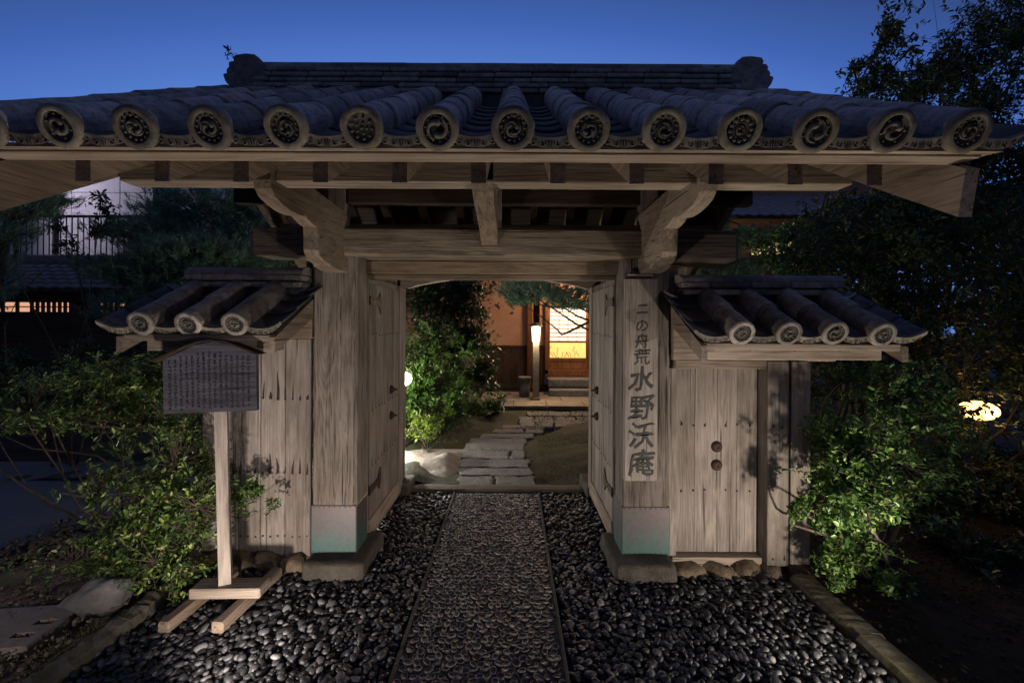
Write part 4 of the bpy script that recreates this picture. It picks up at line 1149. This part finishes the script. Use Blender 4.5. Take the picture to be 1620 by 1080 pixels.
pine('dark pine with layered needle pads above the left tiled wing roof', (-4.0, 6.2, 0),
     [(-3.7, 6.2, -.05), (-3.85, 6.2, .9), (-3.6, 6.1, 1.8), (-3.35, 6.1, 2.6), (-3.3, 6.2, 3.3)],
     [(Q(*a), b) for a, b in (((330, 330, 6.1), (.95, .5, .30)), ((250, 370, 5.9), (.70, .5, .22)), ((310, 400, 5.7), (.85, .5, .22)), ((240, 430, 5.8), (.80, .5, .22)), ((400, 370, 6.2), (.55, .4, .28)), ((330, 460, 5.9), (.9, .4, .25)), ((210, 490, 6.0), (.55, .4, .2)), ((440, 420, 6.2), (.45, .3, .20)), ((470, 380, 6.4), (.4, .3, .3)))],
     3400, 30, .11, 31, wd=.0030)
pine('pine whose branch hangs over the lit garden path behind the gate', (1.9, 7.6, 0),
     [(1.9, 7.6, -.05), (2.0, 7.6, 1.0), (1.85, 7.5, 1.9), (1.9, 7.5, 2.7), (2.0, 7.5, 3.2)],
     [(Q(*a), b) for a, b in (((845, 455, 7.2), (.62, .4, .24)), ((905, 468, 7.0), (.42, .35, .20)), ((820, 470, 7.3), (.25, .25, .14)), ((1000, 440, 7.2), (.6, .4, .25)), ((1150, 425, 7.0), (.6, .4, .15)), ((1180, 375, 7.2), (.55, .4, .18)), ((1110, 350, 7.4), (.5, .4, .2)))],
     2400, 26, .10, 32, wd=.0026)
pine('small pine pad at the far left below the eave end', (-5.6, 4.9, 0),
     [(-5.6, 4.9, -.05), (-5.5, 4.9, 1.4), (-5.3, 4.9, 2.7)],
     [(Q(*a), b) for a, b in (((40, 330, 4.9), (.45, .3, .16)), ((0, 370, 4.8), (.4, .3, .14)), ((90, 315, 4.9), (.25, .2, .06)), ((-10, 440, 4.9), (.35, .3, .3)))], 500, 24, .10, 33)
# garden behind the gate
shrub('garden_shrub', 'dense shrub lit bright green by the round garden lamp behind the left door leaf', 'bush', (-1.05, 6.6, .05),
      blobs([(700, 560, 6.7, 60, .35, 60, 4), (665, 620, 6.3, 26, .25, 45, 2.2), (720, 625, 6.6, 40, .3, 40, 2)]), 1150, 9, .062, .36, LEAF_G, seed=41, stems=4, srad=.02, simple=True)
shrub('round_tree', 'small dark round headed tree on a bare leaning trunk left of the plaster wall', 'tree', (-1.05, 8.2, .05),
      blobs([(735, 540, 8.2, 45, .5, 35, 3), (760, 590, 8.2, 28, .4, 22, 1.5), (720, 470, 7.6, 65, .5, 45, 5), (660, 460, 7.6, 60, .5, 60, 4)]), 2000, 9, .085, .42, LEAF_D, seed=42, stems=2, srad=.05, simple=True)  # upper blobs: dim top of the lamplit shrub, put into dark leaf colour
shrub('fern_clump', 'bright yellow green fern clump at the foot of the lit garden shrub', 'fern', (-.95, 5.9, .05),
      blobs([(675, 672, 6.0, 26, .18, 16, 2), (700, 655, 6.3, 24, .15, 14, 1), (652, 655, 6.1, 14, .12, 14, .7)]), 230, 9, .058, .30, LEAF_Y, seed=43, stems=3, srad=.005, simple=True)
shrub('fern_clump', 'small dim green fern by the mossy edge of the garden pavement', 'fern', (-.1, 8.3, .05),
      blobs([(785, 632, 8.4, 22, .18, 18, 2), (760, 645, 8.2, 18, .15, 10, 1)]), 110, 8, .085, .28, LEAF_G, seed=44, stems=3, srad=.005, simple=True)
shrub('leafy_shrub', 'shrub with fresh light green leaves seen above the right wing roof ridge', 'shrub', (3.0, 5.6, .0),
      blobs([(1240, 375, 5.6, 50, .3, 26, 2), (1320, 370, 5.6, 60, .3, 30, 2), (1270, 420, 5.6, 60, .3, 30, 2), (1350, 440, 5.4, 60, .3, 50, 2)]), 620, 9, .062, .42, LEAF_R, seed=45, stems=3, srad=.02)
shrub('undergrowth', 'dark leafy undergrowth beneath the amber lantern at the right edge', 'undergrowth', (4.5, 3.9, .0),
      blobs([(1560, 740, 4.2, 90, .4, 40, 3), (1470, 760, 4.0, 60, .4, 40, 2), (1640, 820, 3.8, 60, .3, 60, 2), (1540, 860, 3.3, 60, .3, 25, 1.2), (1640, 560, 3.9, 30, .2, 40, .7)]), 1100, 9, .055, .42, LEAF_D, seed=47, stems=4, srad=.012)
# weed on the ridge end
shrub('weed', 'tiny weed sprouting from the left ridge end against the sky', 'weed', (-1.75, 3.1, 3.47),
      [((-1.80, 3.1, 3.55), (.035, .02, .03), 1)], 7, 2, .03, .4, LEAF_D, seed=46, stems=2, srad=.002)

# ================================================================== ROCKS AND SMALL GROUND THINGS
def rock(label, px, py, D, s, seed, mat=ST_GREY, rot=0.):
    o = put('rock', rock_mesh('rock', *s, mat, seed, 4, .16), None, Q(px, py, D), (0, 0, rot)); tag(o, label, 'rock'); return o
rock('pale grey boulder under the azalea bush beside the left kerb', 164, 955, 2.62, (.155, .10, .105), 17, rot=.3)
rock('long low brown rock half hidden behind the notice board feet', 300, 905, 3.0, (.13, .14, .07), 8, ST_WARM)
rock('pale mossy rock beneath the lit garden shrub', 712, 650, 6.9, (.25, .2, .14), 9)
rock('low flat rock beside the earth mound inside the gate', 640, 745, 5.2, (.20, .2, .06), 10, ST_WARM)
rock('rounded dark boulder left of the garden pavement', 742, 640, 8.6, (.35, .3, .22), 13, ST_BASE)
# concrete cover slab with two lifting slots
cs = thing('drain_cover', 'rough concrete cover slab with two slots lying on the soil', 'cover slab', (-2.49, 2.43, -.03))
def cover():
    b = MB(); X0, X1, Y0, Y1 = -.30, .20, -.17, .17; zt = .10
    hs = [(.05, .15, -.10, -.06), (.07, .17, .0, .04)]
    ys = [Y0, -.10, -.06, .0, .04, Y1]
    for a, c in zip(ys[:-1], ys[1:]):
        hole = any(abs(a - h[2]) < 1e-6 for h in hs)
        if hole:
            h_ = [h for h in hs if abs(a - h[2]) < 1e-6][0]; b.box(X0, h_[0], a, c, 0, zt, .0); b.box(h_[1], X1, a, c, 0, zt, .0); b.box(h_[0], h_[1], a, c, 0, .045, 0)
        else: b.box(X0, X1, a, c, 0, zt, .0)
    me = b.mesh('slab', ST_CONC)
    bm2 = bmesh.new(); bm2.from_mesh(me); bmesh.ops.remove_doubles(bm2, verts=bm2.verts, dist=1e-5)
    # drop internal faces
    from collections import defaultdict
    dd = defaultdict(list)
    for f in bm2.faces: dd[tuple(sorted(v.index for v in f.verts))].append(f)
    dele = [f for q in dd.values() if len(q) > 1 for f in q]
    bmesh.ops.delete(bm2, geom=dele, context='FACES'); bm2.to_mesh(me); bm2.free(); return me
o = put('slab', cover(), cs); o.matrix_parent_inverse = Matrix.Identity(4); o.rotation_euler = (math.radians(1), math.radians(-2), math.radians(4))

# soil crumbs, leaf litter
def litter(name, label, x0, x1, y0, y1, n, smin, smax, mat, seed, z=.05):
    r = np.random.default_rng(seed); P = np.stack([r.uniform(x0, x1, n), r.uniform(y0, y1, n), r.uniform(z - .015, z + .012, n)], -1)
    s = r.uniform(smin, smax, n); S = np.stack([s * r.uniform(.8, 1.5, n), s, s * r.uniform(.4, .8, n)], -1); V, F = ico(1)
    o = put(name, scatter_instances(V, F, P, S, rotmats(n, r, .5), name, mat, smooth=False)); o['kind'] = 'stuff'; o['label'] = label
litter('soil_crumbs', 'crumbs of soil and grit on the bed left of the kerb', -3.6, -2.09, 1.7, 3.8, 2600, .004, .016, island('soil_crumb', [(0, (.04, .03, .02)), (.8, (.11, .085, .06)), (1, (.22, .19, .15))], .9, .2), 51, .055)
litter('soil_crumbs', 'dark crumbs of soil on the bed right of the kerb', 2.14, 4.2, 1.6, 3.6, 2000, .004, .014, island('soil_crumb_dark', [(0, (.02, .015, .01)), (1, (.07, .055, .035))], .9, .2), 52, .045)
r = np.random.default_rng(53); n = 420
P = np.stack([np.concatenate([r.uniform(-3.4, -2.1, n // 2), r.uniform(2.15, 4.2, n // 2)]), r.uniform(1.7, 4., n), np.concatenate([np.full(n // 2, .062), np.full(n // 2, .04)])], -1)
A_ = unit(np.stack([r.normal(size=n), r.normal(size=n), r.normal(size=n) * .25], -1))
o = leaves('fallen_leaves', P, A_, r.uniform(.02, .045, n), r.uniform(.008, .018, n), island('dead_leaf', [(0, (.06, .035, .015)), (1, (.20, .13, .05))], .8, .2), None, r); o['kind'] = 'stuff'; o['label'] = 'fallen brown leaves scattered on the soil beds'
# moss tufts by the lower left kerb and along the walk
r = np.random.default_rng(54); n = 9000
P = np.stack([r.uniform(-2.9, -2.08, n), r.uniform(1.6, 2.5, n), np.full(n, .045)], -1)
k = np.sin(P[:, 0] * 9) + np.sin(P[:, 1] * 11 + 1) + r.normal(size=n) * .5 > .3; P = P[k]; n = len(P)
o = leaves('moss_tufts', P, unit(r.normal(size=(n, 3)) * .7 + np.array([0, 0, 1.2])), r.uniform(.008, .02, n), r.uniform(.003, .006, n), island('moss_blade', [(0, (.06, .065, .015)), (1, (.17, .17, .05))], .8, .2), None, r, simple=True); o['kind'] = 'stuff'; o['label'] = 'low moss and grass tufts beside the left kerb'
r = np.random.default_rng(55); n = 34000
P = np.stack([r.uniform(-2.6, 2.2, n), r.uniform(4.75, 8.9, n), np.full(n, .045)], -1)
k = (np.sin(P[:, 0] * 5) + np.sin(P[:, 1] * 4 + 1) + r.normal(size=n) * .8 > -.5) & (np.abs(P[:, 0] + .03) > .52) & ~((P[:, 0] < -.4) & (P[:, 1] < 6.2) & (P[:, 0] > -2.4)); P = P[k]; n = len(P)
o = leaves('garden_moss', P, unit(r.normal(size=(n, 3)) * .7 + np.array([0, 0, 1.2])), r.uniform(.012, .035, n), r.uniform(.005, .010, n), island('garden_moss_blade', [(0, (.03, .036, .010)), (1, (.10, .115, .03))], .8, .2), None, r, simple=True); o['kind'] = 'stuff'; o['label'] = 'moss and short grass on both sides of the stone walk'

# ================================================================== HOUSE BEHIND
hs = thing('house', 'traditional house with ochre plaster wall and lit paper sliding doors behind the gate', 'house', (2.5, 11, 0))
HY = 11.0
MB().box(-3.0, .93, HY, HY + .12, 1.12, 3.1, .0).build('plaster_wall', PLAST, hs)
MB().box(2.05, 8.0, HY, HY + .12, .5, 3.1, .0).build('plaster_wall', PLAST, hs)
MB().box(.93, 2.05, HY + .001, HY + .119, 2.10, 3.1, .0).build('plaster_wall', PLAST, hs)
bx('wainscot_rail', -3.0, .93, HY - .03, HY, 1.09, 1.15, DKZ, hs)
for k in range(16):
    x = -3.0 + k * .22
    if x + .21 < .6: MB().box(x, x + .212, HY - .015, HY + .1, .22, 1.088, .006).build('wainscot_board', DKZ, hs)
bx('house_sill', -3.0, 8.0, HY - .04, HY + .14, .10, .219, DKX, hs)
MB().box(-3.0, 8.0, HY - .02, HY + .12, -.05, .098, .01).build('house_footing', ST_BASE, hs)
MB().box(.64, .925, HY - .015, HY + .1, .22, 1.088, .006).build('wainscot_board', DKZ, hs)
for x in (.50, -1.3, 3.9, 6.2): bx('pillar', x, x + .13, HY - .06, HY + .13, .10, 3.1, HOU, hs, .008)
bx('door_jamb', .93, 1.01, HY - .05, HY + .13, .40, 2.2, HOU, hs, .006); bx('door_jamb', 2.95, 3.03, HY - .05, HY + .13, .40, 2.2, HOU, hs, .006)
bx('door_lintel', .93, 3.03, HY - .05, HY + .02, 2.10, 2.19, HOU, hs); bx('door_sill', .93, 3.03, HY - .05, HY + .12, .46, .56, HOU, hs)
for k in range(2):
    x0 = 1.012 + k * .965; x1 = x0 + .96; yy = HY + .03 + .03 * k
    d = bx('sliding_door', x0, x1, yy + .012, yy + .024, .56, 2.10, HOU, hs, .002)
    for a, b_ in ((x0, x0 + .045), (x1 - .045, x1)): MB().box(a, b_, yy - .004, yy + .03, .562, 2.098, .003).build('stile', HOU, d)
    for a, b_ in ((.562, .60), (.78, .85), (1.22, 1.26), (2.06, 2.098)): MB().box(x0 + .046, x1 - .046, yy - .003, yy + .029, a, b_, .003).build('rail', HOU, d)
    MB().box(x0 + .046, x1 - .046, yy + .006, yy + .0115, 1.262, 2.058, .0).build('paper_pane', SHOJI, d)
    MB().box(x0 + .046, x1 - .046, yy + .006, yy + .0115, .852, 1.218, .0).build('glass_pane', SHOJI if k else WARMW, d)
    lat = MB()
    for j in range(1, 8): lat.box(x0 + .046, x1 - .046, yy - .002, yy + .0055, 1.262 + j * .0995 - .008, 1.262 + j * .0995 + .008, .001)
    for j in range(1, 4): lat.box(x0 + .046 + j * .217 - .005, x0 + .046 + j * .217 + .005, yy - .003, yy + .0050, 1.262, 2.058, .001)
    lat.build('lattice', DKZ, d)
    MB().box(x0 + .5, x0 + .86, yy + .0, yy + .0055, .855, .93, .004).build('low_cabinet_silhouette', DKX, d) if 0 else None
    br = MB()
    if k == 0:
        rr2 = random.Random(9)
        for q in range(9):
            xx = x0 + .12 + q * .075; pts = [(xx + rr2.uniform(-.03, .03), yy + .003, .86 + .045 * j + rr2.uniform(-.01, .01)) for j in range(rr2.randint(4, 7))]
            for j in range(1, len(pts)): pts[j] = (pts[j - 1][0] + rr2.uniform(-.05, .05), pts[j][1], pts[j][2])
            br.tube(pts, .007, 4)
        br.build('branch_pattern', HOU, d)
bx('step_riser', .95, 3.05, HY - .10, HY - .055, .28, .46, HOU, hs)
MB().box(.98, 3.2, 10.45, 10.90, .22, .40, .015).build('stone_step', ST_SLAB, hs)
MB().box(.98, 3.3, 10.15, 10.449, .03, .20, .015).build('stone_step', ST_SLAB, hs)
# eaves over the ground floor, upper wall, windows, tiled roof
bx('eave_beam', -3.0, 8.0, 10.86, 11.0, 3.10, 3.24, DKX, hs)
MB().box(1.2, 10.0, HY, HY + .12, 3.242, 4.3, .0).build('upper_wall', PLAST, hs)
for x0, x1 in ((4.8, 5.4), (5.9, 7.0)):
    f_ = bx('window', x0 - .04, x1 + .04, HY - .03, HY - .002, 3.32, 3.78, HOU, hs); MB().box(x0, x1, HY - .045, HY - .0305, 3.36, 3.74, .0).build('window_pane', YELW, f_)
    for j in range(1, 4): MB().box(x0 + (x1 - x0) * j / 4 - .012, x0 + (x1 - x0) * j / 4 + .012, HY - .055, HY - .0455, 3.36, 3.74, .002).build('window_bar', HOU, f_)
b = MB(); 
def tiled_strip(x0, x1, ya, za, yb, zb, rows_, pitch, mat, par, name='roof_tiles'):
    b = MB(); n = int((x1 - x0) / pitch); L = math.hypot(yb - ya, zb - za)
    for k in range(rows_):
        t0 = k / rows_; t1 = (k + 1.12) / rows_; y0, z0_ = ya + (yb - ya) * t0, za + (zb - za) * t0; y1, z1_ = ya + (yb - ya) * t1, za + (zb - za) * t1
        v = []; f = []; m = n * 4 + 1
        for e, (yy, zz) in enumerate(((y0, z0_ + .035), (y1, z1_ + .005))):
            for i in range(m):
                x = x0 + i * pitch / 4; v.append((x, yy, zz + (.028, .012, -.004, .012)[i % 4]))
        for i in range(m): x = x0 + i * pitch / 4; v.append((x, y0, z0_ + (.028, .012, -.004, .012)[i % 4]))
        for i in range(m - 1): f.append((i, i + 1, m + i + 1, m + i)); f.append((2 * m + i, 2 * m + i + 1, i + 1, i))
        b.add(v, f)
    o = b.build(name, mat, par); o['kind'] = 'stuff'; return o
ROOFM = tilemat('house_roof_tile', (.42, .40, .42), (.22, .21, .22), .1)
tiled_strip(1.0, 10.3, 10.2, 4.12, 11.9, 5.05, 9, .26, ROOFM, hs)
MB().prism([(10.22, 4.05), (10.22, 4.11), (11.9, 5.03), (11.9, 4.97)], 1.0, 10.3).build('roof_deck', DKX, hs)
bx('upper_band', 1.2, 10.0, 11.9, 12.05, 4.9, 6.2, PLAST, hs)
tiled_strip(.6, 10.8, 11.2, 6.0, 13.5, 7.1, 10, .26, ROOFM, hs)
bx('gutter', 1.0, 10.3, 10.10, 10.19, 4.03, 4.10, DKX, hs)

# pipe-like garden lamp post in front of the house
lp = thing('lamp_post', 'slender grey garden lamp post with a lit lantern before the sliding doors', 'lamp post', (.65, 9.72, .05))
MB().prism([(.585, 9.66), (.715, 9.66), (.715, 9.79), (.585, 9.79)], .055, 1.28, 'z').build('post', ST_CONC, lp)
bx('post_foot', .56, .74, 9.64, 9.82, .05, .11, ST_CONC, lp)
l1 = MB().lathe([(.05, 1.285), (.078, 1.30), (.088, 1.60), (.05, 1.61)], 8, 0, 'z', (.65, 9.725, 0)).build('lantern_glass', GLOWW, lp)
l2 = MB().lathe([(.085, 1.612), (.155, 1.625), (.12, 1.66), (.02, 1.70)], 8, 0, 'z', (.65, 9.725, 0)).build('lantern_cap', BLACK, lp)
cg = MB()
for k in range(4):
    a = PI / 4 + k * PI / 2; cg.tube([(.65 + .082 * math.cos(a), 9.725 + .082 * math.sin(a), 1.29), (.65 + .094 * math.cos(a), 9.725 + .094 * math.sin(a), 1.62)], .006, 4)
cg.build('lantern_cage', BLACK, lp)
po = thing('wooden_pole', 'dark upright timber pole rising above the garden lantern', 'pole', (.66, 9.95, 0))
bx('pole', .60, .74, 9.9, 10.0, .05, 3.6, DKZ, po, .01)
sb_ = thing('stone_basin', 'squat pale stone basin standing on the pavement against the house', 'basin', (.42, 10.1, .05))
MB().lathe([(.11, .05), (.125, .12), (.11, .28), (.12, .42), (.15, .47), (.15, .50), (.12, .505), (.10, .45), (.03, .43)], 18, 0, 'z', (.42, 10.1, 0)).build('basin', ST_GREY, sb_, True)

# ================================================================== LEFT BACKGROUND
wh = thing('pale_building', 'large pale building with panel joints behind the railing at the far left', 'building', (-14, 15, 0))
x = -24.
while x < -9.5:
    for z0, z1 in ((-.05, 3.2), (3.215, 5.9), (5.915, 7.3)): MB().box(x, x + 1.585, 15, 15.4, z0, z1, .01).build('wall_panel', PALE, wh)
    x += 1.6
for x in (-11.62, -11.20, -14.9): bx('downpipe', x, x + .09, 14.86, 14.98, 0, 7.2, DKX, wh)
rl = thing('railing', 'dark metal railing with thin balusters along the raised terrace', 'railing', (-12, 11, 3.3))
TD = 11.5
bx('top_rail', -18, -8.6, TD - .03, TD + .03, ZP(346, TD) - .03, ZP(346, TD) + .03, BLACK, rl); bx('bottom_rail', -18, -8.6, TD - .02, TD + .02, ZP(408, TD) - .02, ZP(408, TD) + .02, BLACK, rl)
bm1 = MB().box(-.010, .010, TD - .01, TD + .01, ZP(408, TD), ZP(346, TD), .001).mesh('baluster', BLACK)
x = -17.95
while x < -8.7: put('baluster', bm1, rl, (x, 0, 0)); x += .145
tw = thing('terrace_wall', 'dark retaining wall under the railing at the far left', 'wall', (-13, 11.5, 0))
for k in range(6): MB().box(-18 + k * 1.6, -16.415 + k * 1.6, 11.45, 12.0, -.05, ZP(410, TD), .01).build('wall_panel', ROADM, tw)
# low outbuilding with lattice
ob = thing('lattice_outbuilding', 'low dark outbuilding with a tiled eave and a strip of glowing lattice', 'outbuilding', (-9.5, 9.5, 0))
bx('wall', -14, -5.6, 9.4, 9.9, -.05, ZP(497, 9.4), DKX, ob); bx('wall_head', -14, -5.6, 9.4, 9.9, ZP(482, 9.4), 2.35, DKX, ob)
MB().box(-14, -5.6, 9.46, 9.5, ZP(497, 9.4), ZP(482, 9.4), 0).build('lit_pane', REDW, ob)
lt = MB(); x = -14
while x < -5.7: lt.box(x, x + .055, 9.40, 9.44, ZP(497, 9.4), ZP(482, 9.4), .003); x += .115 if random.random() < .8 else .3
lt.box(-14, -5.6, 9.41, 9.44, ZP(490, 9.4), ZP(489, 9.4) + .01, .003)
for _ in range(7): xx = random.uniform(-14, -6); lt.box(xx, xx + random.uniform(.1, .5), 9.385, 9.399, ZP(497, 9.4), ZP(482, 9.4), .002)
lt.build('lattice', DKZ, ob)
tiled_strip(-14.3, -5.3, 9.0, 2.32, 10.6, 3.05, 7, .27, TILEP, ob)
MB().prism([(9.0, 2.27), (9.0, 2.31), (10.6, 3.04), (10.6, 3.0)], -14.3, -5.3).build('roof_deck', DKX, ob)
MB().box(-14.3, -5.3, 10.45, 10.75, 3.0, 3.2, .03).build('roof_ridge', TILER, ob)

# ================================================================== LAMPS
def lampobj(kind, e, rad, c, loc, tgt=None, cone=None, par=None):
    l = bpy.data.lights.new('light', kind); l.energy = e; l.color = c; l.shadow_soft_size = rad
    o = bpy.data.objects.new('lamp_light', l); col.objects.link(o); o.location = loc
    if kind == 'SPOT':
        l.spot_size = math.radians(cone); l.spot_blend = .7; o.rotation_euler = (Vector(tgt) - Vector(loc)).to_track_quat('-Z', 'Y').to_euler()
    if par is not None: setpar(o, par)
    return o
SL = ['ground spotlight on a spike behind the camera side, aimed at the gate front', 'ground spotlight beside the right kerb aimed up under the eave', 'spotlight on a spike in the left bed aimed low at the azalea and boulder', 'ground spotlight at the left of the path aimed up under the eave']
for i, (p, t, e, cone, rad, c) in enumerate(ASSUMED_SPOTS):  # unseen lamps, assumed from the light on gate and left bed
    th_ = thing('spotlight', SL[i], 'spotlight', (p[0], p[1], 0), 'spotlights lighting the gate')
    d = (Vector(t) - Vector(p)).normalized(); q = Vector(p) - d * .045
    body = MB().tube([q - d * .09, q - d * .08, q], [.02, .036, .040], 14).build('housing', BLACK, th_)
    MB().tube([(q - d * .04) + Vector((0, 0, -.01)), (p[0], p[1], -.04)], .008, 6).build('spike', BLACK, th_)
    MB().tube([q - d * .002, q + d * .002], .034, 14).build('lens', GLOWW, th_)
    lampobj('SPOT', e, rad, c, Vector(p), t, cone, th_)
gl = thing('round_garden_lamp', 'glowing white round garden lamp half hidden by the left door leaf', 'garden lamp', (-1.27, 6.0, 0))
V, F = ico(3); put('globe', npmesh('globe', V * .085, F, GLOWB, True), gl, GARDEN_LIGHT[0])
MB().tube([(-1.27, 6.0, 0), (-1.27, 6.0, .865)], .018, 8).build('stem', BLACK, gl)
lampobj('POINT', GARDEN_LIGHT[1], .09, GARDEN_LIGHT[2], GARDEN_LIGHT[0], par=gl)
lampobj('POINT', POST_LIGHT, .08, (1, .78, .50), (.65, 9.62, 1.45), par=lp)
bl = thing('path_light', 'low path light behind the left door leaf washing the earth mound', 'garden lamp', (-1.58, 5.35, 0))  # unseen lamp, added for the bright patch on the earth mound
MB().tube([(-1.58, 5.35, 0), (-1.58, 5.35, .30)], .03, 10).build('stem', BLACK, bl); MB().lathe([(.04, .30), (.045, .31), (.045, .38), (.03, .385)], 14, 0, 'z', (-1.58, 5.35, 0)).build('lamp_glass', GLOWB, bl)
MB().lathe([(.03, .386), (.07, .39), (.05, .41), (.01, .42)], 14, 0, 'z', (-1.58, 5.35, 0)).build('lamp_cap', BLACK, bl)
lampobj('POINT', 105, .05, (1, .93, .84), (-1.50, 5.35, .34), par=bl)
el = thing('eave_lamp', 'lamp under the house eave lighting the plaster wall and pavement', 'lamp', (1.9, 10.6, 3.0))  # unseen lamp, assumed from the warm light on wall and pavement
MB().lathe([(.02, 3.09), (.05, 3.06), (.10, 2.96), (.11, 2.90), (.05, 2.88)], 12, 0, 'z', (1.9, 10.6, 0)).build('lamp_shade', GLOWW, el)
lampobj('POINT', ASSUMED_EAVE_LIGHT, .12, (1, .60, .32), (1.7, 10.45, 2.72), par=el)
rg_ = thing('garden_lantern', 'bright low lantern shining through the leaves at the far right', 'garden lamp', (4.34, 4.1, 0))
put('globe', npmesh('globe', V * np.array([.14, .14, .085]), F, GLOWO, True), rg_, (4.34, 4.1, .93)); MB().tube([(4.34, 4.1, 0), (4.34, 4.1, .86)], .02, 8).build('stem', BLACK, rg_)
lampobj('POINT', RIGHT_LIGHT, .10, (1, .58, .22), (4.34, 3.94, .95), par=rg_)
# unseen lamp added for the street light on the pale building, behind the eave
wl = thing('wall_lamp', 'lamp on a bracket washing the pale building from above the terrace', 'lamp', (-15.5, 12.8, 0))
MB().tube([(-15.5, 12.8, 0), (-15.5, 12.8, 6.6)], .04, 8).build('pole', BLACK, wl); MB().lathe([(.06, 6.60), (.16, 6.62), (.17, 6.72), (.05, 6.8)], 12, 0, 'z', (-15.5, 12.8, 0)).build('lamp_head', GLOWW, wl)
lampobj('SPOT', 250, .15, (.88, .82, 1.0), (-15.0, 12.9, 6.4), (-12.2, 15, 4.6), 125, wl)
